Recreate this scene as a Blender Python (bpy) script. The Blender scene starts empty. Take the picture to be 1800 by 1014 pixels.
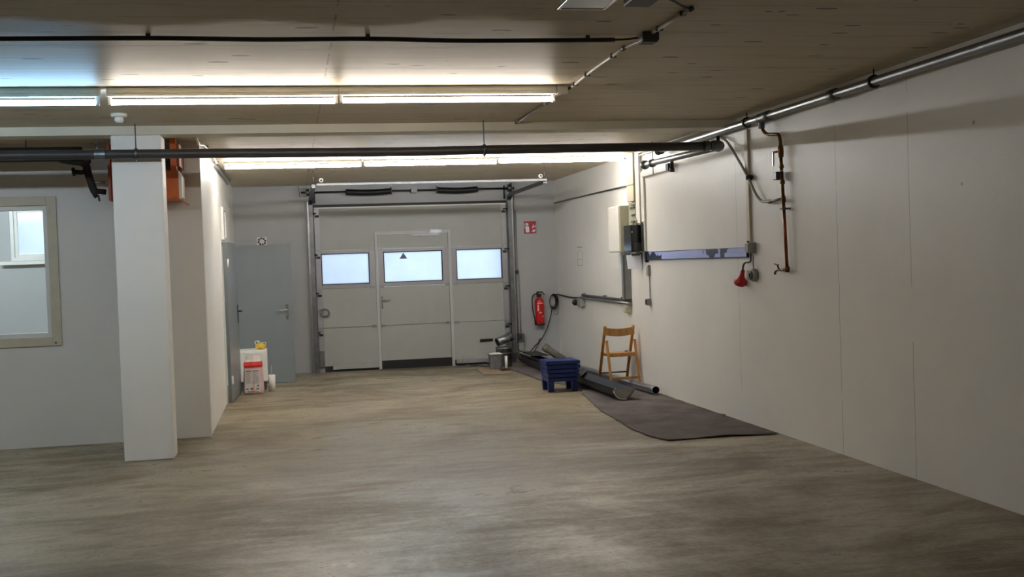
import bpy, bmesh, math, random
from mathutils import Vector, Matrix
random.seed(7)
C = bpy.context.scene.collection
PI = math.pi
XR, YB, HC = 4.17, 17.40, 2.865        # right wall, back wall, ceiling height
XL, YP = -0.826, 11.217                # side wall of the bay, partition wall

# ------------------------------------------------------------------ materials
def lin(c):
    f = lambda u: u/12.92 if u <= .04045 else ((u+.055)/1.055)**2.4
    return (f(c[0]/255), f(c[1]/255), f(c[2]/255), 1)
def base(name):
    m = bpy.data.materials.new(name); m.use_nodes = True
    nt = m.node_tree; b = nt.nodes['Principled BSDF']
    return m, nt, b
def N(nt, t, **kw):
    n = nt.nodes.new(t)
    for k, v in kw.items(): setattr(n, k, v)
    return n
def coords(nt, scale=(1,1,1), kind='Object'):
    tc = N(nt, 'ShaderNodeTexCoord'); mp = N(nt, 'ShaderNodeMapping')
    mp.inputs['Scale'].default_value = scale
    nt.links.new(tc.outputs[kind], mp.inputs['Vector'])
    return mp.outputs['Vector']
def noise(nt, vec, scale, detail=4, rough=.55, dist=0):
    n = N(nt, 'ShaderNodeTexNoise')
    n.inputs['Scale'].default_value = scale; n.inputs['Detail'].default_value = detail
    n.inputs['Roughness'].default_value = rough; n.inputs['Distortion'].default_value = dist
    nt.links.new(vec, n.inputs['Vector']); return n.outputs['Fac']
def ramp(nt, fac, stops):
    r = N(nt, 'ShaderNodeValToRGB'); e = r.color_ramp.elements
    while len(e) < len(stops): e.new(.5)
    for i, (p, c) in enumerate(stops):
        e[i].position = p; e[i].color = c if len(c) == 4 else (*c, 1)
    nt.links.new(fac, r.inputs['Fac']); return r.outputs['Color']
def math_(nt, op, a, b=None, c=None):
    n = N(nt, 'ShaderNodeMath', operation=op)
    for i, v in enumerate((a, b, c)):
        if v is None: continue
        if isinstance(v, (int, float)): n.inputs[i].default_value = v
        else: nt.links.new(v, n.inputs[i])
    return n.outputs[0]
def mix(nt, fac, a, b):
    n = N(nt, 'ShaderNodeMix', data_type='RGBA')
    if isinstance(fac, (int, float)): n.inputs[0].default_value = fac
    else: nt.links.new(fac, n.inputs[0])
    for i, v in ((6, a), (7, b)):
        if isinstance(v, tuple): n.inputs[i].default_value = v
        else: nt.links.new(v, n.inputs[i])
    return n.outputs[2]
def bump(nt, b, h, strength=.2, dist=.01):
    n = N(nt, 'ShaderNodeBump'); n.inputs['Strength'].default_value = strength
    n.inputs['Distance'].default_value = dist
    nt.links.new(h, n.inputs['Height']); nt.links.new(n.outputs[0], b.inputs['Normal'])
def mat(name, col, rough=.5, metal=0, var=.12, scale=9, spec=.5, bmp=0, stretch=(1,1,1), coat=0):
    m, nt, b = base(name); c = lin(col)
    v = coords(nt, stretch); f = noise(nt, v, scale)
    dk = tuple(x*(1-var) for x in c[:3])+(1,); lt = tuple(min(1, x*(1+var)) for x in c[:3])+(1,)
    nt.links.new(ramp(nt, f, [(.3, dk), (.7, lt)]), b.inputs['Base Color'])
    b.inputs['Metallic'].default_value = metal; b.inputs['Specular IOR Level'].default_value = spec
    rr = N(nt, 'ShaderNodeMapRange'); rr.inputs[3].default_value = max(.02, rough-.06); rr.inputs[4].default_value = min(1, rough+.06)
    nt.links.new(f, rr.inputs[0]); nt.links.new(rr.outputs[0], b.inputs['Roughness'])
    if coat: b.inputs['Coat Weight'].default_value = coat
    if bmp: bump(nt, b, noise(nt, v, scale*6), bmp)
    return m
def emit(name, col, s):
    m, nt, b = base(name); b.inputs['Base Color'].default_value = (*col, 1)
    b.inputs['Emission Color'].default_value = (*col, 1); b.inputs['Emission Strength'].default_value = s
    return m

# painted walls: white emulsion with a slight sheen, small pits and scuffs
def wall_mat(name, col, rough=.42, seams=(), axis=1, pits=True, spec=.5):
    m, nt, b = base(name); c = lin(col)
    v = coords(nt)
    f = noise(nt, v, .9, 5); f2 = noise(nt, v, 14, 3)
    col_o = ramp(nt, f, [(.25, tuple(x*.93 for x in c[:3])), (.75, tuple(min(1, x*1.04) for x in c[:3]))])
    if pits:
        vor = N(nt, 'ShaderNodeTexVoronoi'); vor.inputs['Scale'].default_value = 1.6
        nt.links.new(v, vor.inputs['Vector'])
        spot = math_(nt, 'LESS_THAN', vor.outputs['Distance'], .022)
        big = math_(nt, 'GREATER_THAN', noise(nt, v, 2.3, 1), .5)
        col_o = mix(nt, math_(nt, 'MULTIPLY', spot, math_(nt, 'MULTIPLY', big, .55)), col_o, (.06, .055, .05, 1))
    if seams:
        tc = N(nt, 'ShaderNodeTexCoord'); sp = N(nt, 'ShaderNodeSeparateXYZ')
        nt.links.new(tc.outputs['Object'], sp.inputs[0])
        y = sp.outputs[axis]; brk = noise(nt, coords(nt, (1, 1, 1)), 3.0, 3)
        wob = math_(nt, 'MULTIPLY', math_(nt, 'SUBTRACT', noise(nt, v, 5, 2), .5), .03)
        for s0, w, st in seams:
            d = math_(nt, 'ABSOLUTE', math_(nt, 'SUBTRACT', math_(nt, 'ADD', y, wob), s0))
            ln = math_(nt, 'LESS_THAN', d, w)
            ln = math_(nt, 'MULTIPLY', ln, math_(nt, 'MULTIPLY', math_(nt, 'GREATER_THAN', brk, .44), st))
            col_o = mix(nt, ln, col_o, (.13, .12, .105, 1))
    nt.links.new(col_o, b.inputs['Base Color'])
    b.inputs['Roughness'].default_value = rough; b.inputs['Specular IOR Level'].default_value = spec
    bump(nt, b, math_(nt, 'ADD', f2, math_(nt, 'MULTIPLY', noise(nt, v, 70, 2), .5)), .12, .01)
    return m

def floor_mat():
    m, nt, b = base('worn_concrete')
    a = noise(nt, coords(nt, (.75, 1.0, 1)), .75, 9, .68, .6)
    s = noise(nt, coords(nt, (.6, 1.9, 1)), 2.6, 8, .7, .7)
    g = noise(nt, coords(nt, (1, 1.5, 1)), 24, 6, .8)
    h = math_(nt, 'ADD', math_(nt, 'MULTIPLY', a, .66), math_(nt, 'MULTIPLY', s, .34))
    h = math_(nt, 'ADD', h, math_(nt, 'MULTIPLY', math_(nt, 'SUBTRACT', g, .5), .30))
    col = ramp(nt, h, [(.35, lin((98, 85, 65))), (.46, lin((130, 118, 95))), (.55, lin((154, 143, 119))), (.67, lin((176, 167, 146)))])
    # brown dirt patches; mask raised, so darker, towards the near end
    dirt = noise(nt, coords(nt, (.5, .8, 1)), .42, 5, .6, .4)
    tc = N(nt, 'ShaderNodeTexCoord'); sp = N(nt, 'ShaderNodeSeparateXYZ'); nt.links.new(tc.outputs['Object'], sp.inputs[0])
    near_bias = N(nt, 'ShaderNodeMapRange'); near_bias.inputs[1].default_value = 11; near_bias.inputs[2].default_value = 6.5; near_bias.inputs[3].default_value = -.02; near_bias.inputs[4].default_value = .10
    nt.links.new(sp.outputs[1], near_bias.inputs[0])
    dirt = math_(nt, 'ADD', dirt, near_bias.outputs[0])
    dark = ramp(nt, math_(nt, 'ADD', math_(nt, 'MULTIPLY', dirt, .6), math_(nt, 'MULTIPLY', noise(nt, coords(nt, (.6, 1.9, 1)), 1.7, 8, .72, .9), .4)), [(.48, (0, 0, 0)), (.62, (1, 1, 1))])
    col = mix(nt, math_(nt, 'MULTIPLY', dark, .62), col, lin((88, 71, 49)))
    pale = ramp(nt, noise(nt, coords(nt, (.3, 2.6, 1)), 2.4, 9, .75, .8), [(.57, (0, 0, 0)), (.67, (1, 1, 1))])
    col = mix(nt, math_(nt, 'MULTIPLY', pale, .38), col, lin((182, 172, 150)))
    nt.links.new(col, b.inputs['Base Color'])
    rr = N(nt, 'ShaderNodeMapRange'); rr.inputs[1].default_value = .40; rr.inputs[2].default_value = .60
    rr.inputs[3].default_value = .56; rr.inputs[4].default_value = .27
    nt.links.new(h, rr.inputs[0]); nt.links.new(rr.outputs[0], b.inputs['Roughness'])
    b.inputs['Specular IOR Level'].default_value = .5
    bump(nt, b, math_(nt, 'ADD', g, math_(nt, 'MULTIPLY', a, 2)), .12, .006)
    return m

# ceiling: painted fair-faced concrete that kept the print of its shuttering boards (run along X)
def ceil_mat():
    m, nt, b = base('board_marked_ceiling')
    v = coords(nt, (.5, 7, 1))
    g = noise(nt, v, 3.0, 6, .6)
    col = ramp(nt, g, [(.3, lin((206, 194, 170))), (.7, lin((214, 202, 178)))])
    tc = N(nt, 'ShaderNodeTexCoord'); sp = N(nt, 'ShaderNodeSeparateXYZ'); nt.links.new(tc.outputs['Object'], sp.inputs[0])
    fr = math_(nt, 'FRACT', math_(nt, 'DIVIDE', sp.outputs[1], .36))
    joint = math_(nt, 'LESS_THAN', fr, .022)
    brk = math_(nt, 'GREATER_THAN', noise(nt, coords(nt, (.7, 2.7, 1)), 1.6, 4, .7), .47)
    col = mix(nt, math_(nt, 'MULTIPLY', math_(nt, 'MULTIPLY', joint, brk), .55), col, lin((86, 74, 58)))
    cross = math_(nt, 'LESS_THAN', math_(nt, 'ABSOLUTE', math_(nt, 'SUBTRACT', sp.outputs[0], .27)), .006)
    cb = math_(nt, 'GREATER_THAN', noise(nt, coords(nt, (1, 5, 1)), 2.2, 2), .5)
    col = mix(nt, math_(nt, 'MULTIPLY', math_(nt, 'MULTIPLY', cross, cb), .5), col, lin((86, 74, 58)))
    vor = N(nt, 'ShaderNodeTexVoronoi'); vor.inputs['Scale'].default_value = 1.0
    nt.links.new(coords(nt, (2.2, 7.5, 1)), vor.inputs['Vector'])
    pit = math_(nt, 'LESS_THAN', math_(nt, 'ADD', vor.outputs['Distance'], math_(nt, 'MULTIPLY', noise(nt, coords(nt, (3, 14, 1)), 3, 3), .12)), .20)
    pk = math_(nt, 'GREATER_THAN', noise(nt, coords(nt), 1.9, 2), .47)
    col = mix(nt, math_(nt, 'MULTIPLY', math_(nt, 'MULTIPLY', pit, pk), .7), col, lin((84, 74, 60)))
    smear = ramp(nt, noise(nt, coords(nt, (.9, 6, 1)), 1.5, 5, .65), [(.54, (0, 0, 0)), (.68, (1, 1, 1))])
    col = mix(nt, math_(nt, 'MULTIPLY', smear, .4), col, lin((150, 140, 122)))
    nt.links.new(col, b.inputs['Base Color'])
    b.inputs['Roughness'].default_value = .46; b.inputs['Specular IOR Level'].default_value = .12
    bump(nt, b, math_(nt, 'ADD', g, math_(nt, 'MULTIPLY', joint, -1.0)), .12, .01)
    return m

M = {}
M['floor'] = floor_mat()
M['ceil'] = ceil_mat()
M['wall_r'] = wall_mat('painted_wall_right', (234, 232, 228), .42, [(8.034, .005, .42), (6.995, .005, .38), (10.02, .004, .4)])
M['wall'] = wall_mat('painted_wall', (220, 217, 211), .45)
M['wall_l'] = wall_mat('painted_wall_bay', (238, 236, 232), .4)
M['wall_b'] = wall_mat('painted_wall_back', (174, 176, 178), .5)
M['col'] = wall_mat('painted_column', (240, 238, 233), .5, pits=False)
M['beam'] = mat('painted_beam', (214, 208, 190), .5, var=.05, scale=3)
M['cream'] = mat('cream_frame_paint', (196, 188, 166), .45, var=.05)
M['white'] = mat('white_plastic', (226, 224, 218), .4, var=.03)
M['whitepaint'] = mat('white_lacquer', (222, 222, 218), .35, var=.03)
M['grey'] = mat('grey_plastic', (150, 150, 146), .5, var=.06)
M['dgrey'] = mat('dark_grey_plastic', (76, 76, 78), .5, var=.1)
M['black'] = mat('black_rubber', (20, 20, 22), .55, var=.2)
M['gloss_black'] = mat('glossy_black', (16, 16, 18), .15, var=.1)
M['pipe_dark'] = mat('dark_painted_pipe', (62, 58, 56), .42, var=.15, scale=5)
M['insul'] = mat('black_pipe_lagging', (34, 30, 30), .75, var=.2, scale=12, bmp=.4)
M['galv'] = mat('galvanised_steel', (150, 152, 154), .38, 1, var=.16, scale=14)
M['galv_dull'] = mat('dull_galvanised_steel', (112, 114, 116), .45, 1, var=.2, scale=10)
M['steel'] = mat('bright_steel', (205, 206, 208), .22, 1, var=.06)
M['spring'] = mat('oiled_spring_steel', (40, 40, 44), .4, .6, var=.2)
M['brass'] = mat('tarnished_brass', (110, 84, 50), .4, 1, var=.25, scale=20)
M['copper'] = mat('aged_copper', (150, 88, 62), .38, 1, var=.2, scale=14)
M['leaf'] = mat('grey_steel_door_paint', (116, 122, 126), .34, var=.04, scale=3)
M['panel'] = mat('off_white_door_panel', (164, 167, 163), .42, var=.03, scale=5, bmp=.05)
M['tube_steel'] = mat('rolled_steel_tube', (190, 192, 200), .32, 1, var=.1, scale=6)
M['alu'] = mat('anodised_aluminium', (158, 157, 161), .42, .3, var=.05)
M['orange'] = mat('orange_heater_enamel', (196, 92, 24), .4, var=.08)
M['dorange'] = mat('inside_orange_enamel', (150, 62, 22), .5, var=.1)
M['red'] = mat('red_lacquer', (188, 24, 26), .3, var=.06)
M['redpl'] = mat('red_plastic', (190, 34, 28), .4, var=.06)
M['blue'] = mat('blue_plastic', (20, 42, 104), .45, var=.12, scale=12)
M['navy'] = mat('navy_rail_paint', (20, 27, 62), .4, var=.15)
M['film'] = mat('pale_blue_film', (168, 182, 236), .5, var=.12, scale=3, stretch=(1, .6, 14))
M['wood'] = mat('varnished_beech', (188, 136, 74), .4, var=.22, scale=4, stretch=(6, 6, 1))
M['woodd'] = mat('darker_beech_rail', (128, 88, 50), .45, var=.22, scale=4, stretch=(6, 6, 1))
M['felt'] = None
M['card'] = mat('brown_cardboard', (146, 126, 104), .8, var=.1, scale=4)
M['pvc'] = mat('grey_drain_pipe', (122, 116, 106), .45, var=.06)
M['bronze'] = mat('dark_bronze_sheet', (38, 36, 38), .42, .25, var=.15, scale=6)
M['bright_in'] = mat('bright_sheet_inside', (196, 190, 172), .2, .9, var=.08)
M['paper'] = mat('white_paper', (228, 231, 246), .7, var=.02)
M['sack'] = mat('paper_sack', (214, 206, 204), .7, var=.06, scale=16)
M['sackside'] = mat('pinkish_sack_side', (206, 168, 166), .7, var=.1, scale=16)
M['sackred'] = mat('red_sack_band', (204, 44, 38), .55, var=.12, scale=18)
M['ink'] = mat('grey_ink', (92, 90, 92), .7, var=.1)
M['dust'] = mat('cement_dust', (226, 220, 214), .8, var=.05, bmp=.4, scale=20)
M['yellow'] = mat('yellow_plastic_bag', (232, 196, 66), .45, var=.15, scale=20)
M['clearbag'] = mat('milky_plastic_film', (216, 214, 200), .35, var=.08)
M['rag'] = mat('brown_rag', (92, 66, 46), .85, var=.3, scale=20)
M['bucketgrey'] = mat('dirty_grey_bucket', (96, 98, 98), .6, var=.18, scale=12)
M['mark'] = mat('pencil_mark', (104, 106, 114), .8, var=.05)
M['inkblue'] = mat('dark_print', (44, 44, 58), .5, var=.05)
M['sticker'] = mat('grey_blue_sticker', (104, 106, 140), .5, var=.05)
M['warm_tube'] = emit('warm_white_tube', (1.0, .91, .81), 16)
M['back_tube'] = emit('warm_back_tube', (1.0, .95, .89), 40)
M['left_tube'] = emit('neutral_left_tube', (.88, .95, 1.0), 27)
M['cool_tube'] = emit('cool_white_tube', (.36, .68, 1.0), 17)
M['mid_tube'] = emit('neutral_white_tube', (.90, .96, 1.0), 40)
M['side_tube'] = emit('side_room_tube', (.80, .93, 1.0), 185)

def felt_mat():
    m, nt, b = base('grey_brown_felt')
    v = coords(nt); f = noise(nt, v, 3, 4); g = noise(nt, v, 160, 2)
    fac = math_(nt, 'ADD', math_(nt, 'MULTIPLY', f, .5), math_(nt, 'MULTIPLY', g, .5))
    nt.links.new(ramp(nt, fac, [(.36, lin((86, 80, 80))), (.64, lin((126, 119, 117)))]), b.inputs['Base Color'])
    b.inputs['Roughness'].default_value = .95; b.inputs['Specular IOR Level'].default_value = .1
    bump(nt, b, g, .5, .004); return m
M['felt'] = felt_mat()
def pane_mat(name, col):
    m = bpy.data.materials.new(name); m.use_nodes = True; nt = m.node_tree
    nt.nodes.remove(nt.nodes['Principled BSDF']); out = nt.nodes['Material Output']
    t = N(nt, 'ShaderNodeBsdfTranslucent'); g = N(nt, 'ShaderNodeBsdfGlossy'); mx = N(nt, 'ShaderNodeMixShader')
    t.inputs[0].default_value = (*col, 1); g.inputs['Roughness'].default_value = .12; mx.inputs[0].default_value = .06
    f = noise(nt, coords(nt), 2.2, 3)
    nt.links.new(ramp(nt, f, [(.3, tuple(c*.93 for c in col)), (.7, col)]), t.inputs[0])
    nt.links.new(t.outputs[0], mx.inputs[1]); nt.links.new(g.outputs[0], mx.inputs[2]); nt.links.new(mx.outputs[0], out.inputs[0])
    return m
M['pane'] = pane_mat('frosted_acrylic', (.93, .95, .97))
def glass_mat():
    m, nt, b = base('clear_glass'); b.inputs['Transmission Weight'].default_value = 1
    b.inputs['Roughness'].default_value = 0; b.inputs['IOR'].default_value = 1.45
    b.inputs['Base Color'].default_value = (.97, 1, 1, 1); return m
M['glass'] = glass_mat()

# ------------------------------------------------------------------ mesh helpers
def root_loc(o):
    v = Vector((0, 0, 0))
    while o is not None: v += o.location; o = o.parent
    return v
class MB:
    """collects shapes given in world metres, then links them as ONE mesh object"""
    def __init__(s): s.b = bmesh.new()
    def box(s, x0, y0, z0, x1, y1, z1):
        a, c = (min(x0, x1), min(y0, y1), min(z0, z1)), (max(x0, x1), max(y0, y1), max(z0, z1))
        v = [s.b.verts.new((x, y, z)) for x in (a[0], c[0]) for y in (a[1], c[1]) for z in (a[2], c[2])]
        for f in ((0, 1, 3, 2), (4, 6, 7, 5), (0, 4, 5, 1), (2, 3, 7, 6), (0, 2, 6, 4), (1, 5, 7, 3)):
            s.b.faces.new([v[i] for i in f])
        return s
    def prism(s, pts, vec, holes=None):
        n = len(pts); vec = Vector(vec)
        a = [s.b.verts.new(p) for p in pts]; c = [s.b.verts.new(Vector(p)+vec) for p in pts]
        s.b.faces.new(a); s.b.faces.new(c[::-1])
        for i in range(n): s.b.faces.new((a[i], c[i], c[(i+1) % n], a[(i+1) % n]))
        return s
    def bar(s, p, q, w, h, up=(0, 0, 1)):
        p, q = Vector(p), Vector(q); d = (q-p).normalized(); up = Vector(up)
        if abs(d.dot(up)) > .98: up = Vector((0, 1, 0))
        sx = d.cross(up).normalized(); uz = sx.cross(d)
        c = [sx*(w/2*i)+uz*(h/2*j) for i, j in ((-1, -1), (1, -1), (1, 1), (-1, 1))]
        return s.prism([p+k for k in c], q-p)
    def tube(s, pts, r, n=10, smooth=0, caps=True, radii=None):
        pts = [Vector(p) for p in pts]
        if smooth and len(pts) > 2:
            o = []
            for i in range(len(pts)-1):
                p0, p1, p2, p3 = pts[max(i-1, 0)], pts[i], pts[i+1], pts[min(i+2, len(pts)-1)]
                for k in range(smooth):
                    t = k/smooth
                    o.append(.5*((2*p1)+(p2-p0)*t+(2*p0-5*p1+4*p2-p3)*t*t+(3*p1-p0-3*p2+p3)*t**3))
            pts = o+[pts[-1]]; radii = None if radii is None else radii
        rings = []; up = None
        for i, p in enumerate(pts):
            d = (pts[min(i+1, len(pts)-1)]-pts[max(i-1, 0)]).normalized()
            if up is None:
                up = Vector((0, 0, 1)) if abs(d.z) < .9 else Vector((1, 0, 0))
            x = d.cross(up).normalized(); up = x.cross(d).normalized()
            rr = radii[i] if radii else r
            rings.append([s.b.verts.new(p+(x*math.cos(2*PI*k/n)+up*math.sin(2*PI*k/n))*rr) for k in range(n)])
        for a, c in zip(rings, rings[1:]):
            for k in range(n):
                f = s.b.faces.new((a[k], a[(k+1) % n], c[(k+1) % n], c[k])); f.smooth = True
        if caps: s.b.faces.new(rings[0][::-1]); s.b.faces.new(rings[-1])
        return s
    def lathe(s, prof, o, axis=(0, 0, 1), n=24):
        o = Vector(o); ax = Vector(axis).normalized()
        u = ax.orthogonal().normalized(); w = ax.cross(u)
        rings = []
        for r, h in prof:
            if r < 1e-6: rings.append([s.b.verts.new(o+ax*h)])
            else: rings.append([s.b.verts.new(o+ax*h+(u*math.cos(2*PI*k/n)+w*math.sin(2*PI*k/n))*r) for k in range(n)])
        for a, c in zip(rings, rings[1:]):
            if len(a) == 1 and len(c) == 1: continue
            for k in range(n):
                k2 = (k+1) % n
                if len(a) == 1: f = s.b.faces.new((a[0], c[k2], c[k]))
                elif len(c) == 1: f = s.b.faces.new((a[k], a[k2], c[0]))
                else: f = s.b.faces.new((a[k], a[k2], c[k2], c[k]))
                f.smooth = True
        return s
    def frame(s, x0, z0, x1, z1, w, y0, y1, axis='y'):
        """rectangular ring in the XZ plane (axis y) or YZ plane (axis x)"""
        for a, b_, c, d in ((x0, z0, x0+w, z1), (x1-w, z0, x1, z1), (x0+w, z0, x1-w, z0+w), (x0+w, z1-w, x1-w, z1)):
            if axis == 'y': s.box(a, y0, b_, c, y1, d)
            else: s.box(y0, a, b_, y1, c, d)
        return s
    def build(s, name, m, parent=None, bevel=0, loc=None, sub=0):
        bm = s.b
        bmesh.ops.recalc_face_normals(bm, faces=bm.faces)
        if parent is not None: off = root_loc(parent)
        elif loc is not None: off = Vector(loc)
        else:
            xs = [v.co for v in bm.verts]
            off = Vector(((min(v.x for v in xs)+max(v.x for v in xs))/2, (min(v.y for v in xs)+max(v.y for v in xs))/2, min(v.z for v in xs)))
        for v in bm.verts: v.co -= off
        me = bpy.data.meshes.new(name); bm.to_mesh(me); bm.free(); me.materials.append(m)
        o = bpy.data.objects.new(name, me); C.objects.link(o)
        if parent is not None: o.parent = parent
        else: o.location = off
        if bevel:
            md = o.modifiers.new('edge', 'BEVEL'); md.width = bevel; md.segments = 2; md.limit_method = 'ANGLE'
        if sub:
            md = o.modifiers.new('soft', 'SUBSURF'); md.levels = sub; md.render_levels = sub
        return o
def tag(o, label, cat, group=None, kind=None):
    o['label'] = label; o['category'] = cat
    if group: o['group'] = group
    if kind: o['kind'] = kind
    return o
def thing(name, label, cat, loc=(0, 0, 0), group=None, kind=None):
    o = bpy.data.objects.new(name, None); C.objects.link(o); o.location = loc; o.empty_display_size = .1
    return tag(o, label, cat, group, kind)
def plab(o, label): o['label'] = label; return o

# ------------------------------------------------------------------ camera
def camera():
    f, yaw, pitch, roll = 1965.0, .1942, .0243, -.0354
    cy, sy, cp, sp = math.cos(yaw), math.sin(yaw), math.cos(pitch), math.sin(pitch)
    F = Vector((sy*cp, cy*cp, -sp)); R = Vector((cy, -sy, 0)); U = R.cross(F)
    cr, sr = math.cos(roll), math.sin(roll); R2 = R*cr+U*sr; U2 = U*cr-R*sr
    cam = bpy.data.cameras.new('camera'); o = bpy.data.objects.new('camera', cam); C.objects.link(o)
    mt = Matrix((R2, U2, -F)).transposed().to_4x4(); mt.translation = Vector((0, 0, 1.6))
    o.matrix_world = mt; cam.sensor_width = 36; cam.lens = f/1800*36; cam.clip_start = .05
    bpy.context.scene.camera = o
camera()

# ------------------------------------------------------------------ room shell
def struct(name, mb, m, label, cat, **k):
    o = mb.build(name, m, loc=(0, 0, 0), **k); return tag(o, label, cat, kind='structure')
T = .22
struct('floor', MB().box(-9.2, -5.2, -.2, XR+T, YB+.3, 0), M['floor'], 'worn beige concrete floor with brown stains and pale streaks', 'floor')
struct('ceiling', MB().box(-9.2, -5.2, HC, XR+T, YB+.3, HC+.1), M['ceil'], 'painted concrete ceiling with shuttering board marks', 'ceiling')
struct('beam', MB().box(-9, 9.98, 2.79, XR-.002, 10.24, HC-.001), M['beam'], 'shallow cream ceiling beam crossing the hall above the column', 'beam')
struct('column', MB().box(-1.462, 9.985, 0, -1.05, 10.27, 2.789), M['col'], 'white square concrete column left of the bay', 'column', bevel=.012)
struct('wall_right', MB().box(XR, -5.2, 0, XR+T, YB, HC), M['wall_r'], 'long white right wall with faint vertical joints', 'wall')
# back wall with the openings for the sectional door and the side room window
wb = MB()
wb.box(-9, YB, 0, -4.0, YB+T, HC); wb.box(-2.9, YB, 0, .42, YB+T, HC)
wb.box(-4.0, YB, 0, -2.9, YB+T, 1.87); wb.box(-4.0, YB, 2.66, -2.9, YB+T, HC)
wb.box(.42, YB, 2.48, 3.34, YB+T, HC); wb.box(3.34, YB, 0, XR+T, YB+T, HC)
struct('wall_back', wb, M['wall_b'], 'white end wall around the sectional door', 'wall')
# partition wall facing the hall, with its window opening
wp = MB()
wp.box(-9, YP, 0, -5.2, YP+.14, HC); wp.box(-2.16, YP, 0, XL, YP+.14, HC)
wp.box(-5.2, YP, 0, -2.16, YP+.14, .958); wp.box(-5.2, YP, 2.36, -2.16, YP+.14, HC)
struct('wall_front', wp, M['wall'], 'white partition wall with the interior window behind the column', 'wall')
wl = MB()
wl.box(XL-.13, YP+.14, 0, XL, 13.88, HC); wl.box(XL-.13, 16.12, 0, XL, YB, HC); wl.box(XL-.13, 13.88, 1.985, XL, 16.12, HC)
struct('wall_left', wl, M['wall_l'], 'bright white side wall of the bay with the steel double doors', 'wall')
struct('wall_far_left', MB().box(-9.2, -5.2, 0, -9, YB, HC), M['wall'], 'white wall closing the hall far to the left', 'wall')
struct('wall_rear', MB().box(-9.2, -5.4, 0, XR+T, -5.2, HC), M['wall'], 'white wall at the near end of the hall', 'wall')
struct('ground', MB().box(-30, YB+.3, -.3, 30, 60, -.05), mat('outside_paving', (170, 170, 172), .8), 'grey paving outside the door', 'ground')

struct('added_shade_wall', MB().box(-.6, YB+.32, -.05, -.1, YB+6, 2.96), mat('shade_wall_grey', (150, 148, 146), .8), 'added grey wall outside, shading the left window of the sectional door', 'wall')  # unseen wall, added to keep sky light off the left door pane
# interior window in the partition
w1 = thing('window_1', 'wide interior window in a cream frame at the left edge', 'window', (-3.68, YP, .955), kind='structure')
MB().frame(-5.2, .955, -2.156, 2.367, .085, YP-.018, YP+.15).build('window_frame', M['cream'], w1, bevel=.004)
MB().frame(-5.115, 1.04, -2.241, 2.282, .04, YP+.01, YP+.12).build('inner_frame', M['whitepaint'], w1)
MB().box(-5.074, YP+.06, 1.081, -2.282, YP+.066, 2.241).build('pane', M['glass'], w1)
MB().lathe([(.008, 0), (.008, .01), (0, .012)], (-2.21, YP-.018, .985), (0, -1, 0), 10).build('screw', M['dgrey'], w1)
# window of the side room
w2 = thing('window_2', 'bright outer window of the side room seen through the partition', 'window', (-3.45, YB, 1.87), kind='structure')
MB().frame(-3.99, 1.86, -2.91, 2.66, .05, YB-.03, YB+.1).build('window_frame', M['whitepaint'], w2)
MB().frame(-3.94, 1.91, -2.96, 2.61, .045, YB+.0, YB+.07).build('sash', M['white'], w2, bevel=.004)
MB().box(-3.89, YB+.03, 1.96, -3.01, YB+.036, 2.56).build('pane', M['pane'], w2)
MB().box(-4.12, YB-.15, 1.80, -2.8, YB-.001, 1.855).build('window_sill', M['whitepaint'], w2, bevel=.006)

# double steel doors in the side wall
t = thing('trim_1', 'white steel frame of the double doors in the side wall', 'door frame', (XL, 15, 0), kind='structure')
MB().box(XL-.1, 13.882, 0, XL+.012, 13.93, 1.983).build('jamb', M['whitepaint'], t)
MB().box(XL-.1, 16.07, 0, XL+.012, 16.118, 1.983).build('jamb', M['whitepaint'], t)
MB().box(XL-.1, 13.93, 1.962, XL+.012, 16.07, 1.983).build('head', M['whitepaint'], t)
t = thing('trim_2', 'narrow white ventilation panel above the double doors', 'panel', (XL, 14.5, 2.0), kind='structure')
MB().frame(14.27, 1.995, 14.78, 2.40, .035, XL+.001, XL+.03, 'x').build('panel_frame', M['whitepaint'], t)
MB().box(XL+.001, 14.306, 2.031, XL+.012, 14.744, 2.364).build('panel_infill', M['grey'], t)

d2 = thing('door_2', 'grey steel door leaf standing nearly closed at the side wall', 'door', (XL+.02, 13.94, 0), kind='structure')
def leafpt(s, n, z):     # s along the leaf, n off its face
    a = math.radians(3.6); return (XL+.022+s*math.sin(a)+n*math.cos(a), 13.945+s*math.cos(a)-n*math.sin(a), z)
def leafbox(mb, s0, s1, n0, n1, z0, z1):
    return mb.prism([leafpt(s0, n0, z0), leafpt(s1, n0, z0), leafpt(s1, n1, z0), leafpt(s0, n1, z0)], (0, 0, z1-z0))
leafbox(MB(), 0, 1.05, 0, .04, .012, 1.958).build('leaf', M['leaf'], d2, bevel=.003)
hp = MB(); leafbox(hp, .94, .98, .041, .049, .93, 1.16); hp.tube([leafpt(.96, .045, 1.08), leafpt(.96, .095, 1.08), leafpt(.83, .095, 1.08)], .010, 8)
hp.build('door_handle', M['black'], d2)
for z in (.28, 1.70): MB().tube([leafpt(-.002, .056, z-.05), leafpt(-.002, .056, z+.05)], .011, 8).build('hinge', M['white'], d2)
d3 = thing('door_3', 'grey steel door leaf folded open in front of the end wall', 'door', (-.4, 16.06, 0), kind='structure')
MB().box(-.80, 16.06, .008, .004, 16.10, 1.952).build('leaf', M['leaf'], d3, bevel=.003)
hp = MB(); hp.box(-.098, 16.05, .96, -.062, 16.059, 1.11); hp.box(-.096, 16.05, .90, -.064, 16.059, .945)
hp.tube([(-.08, 16.05, 1.03), (-.08, 16.0, 1.03), (-.21, 16.0, 1.03)], .010, 8)
hp.build('door_handle', M['steel'], d3)

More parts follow.
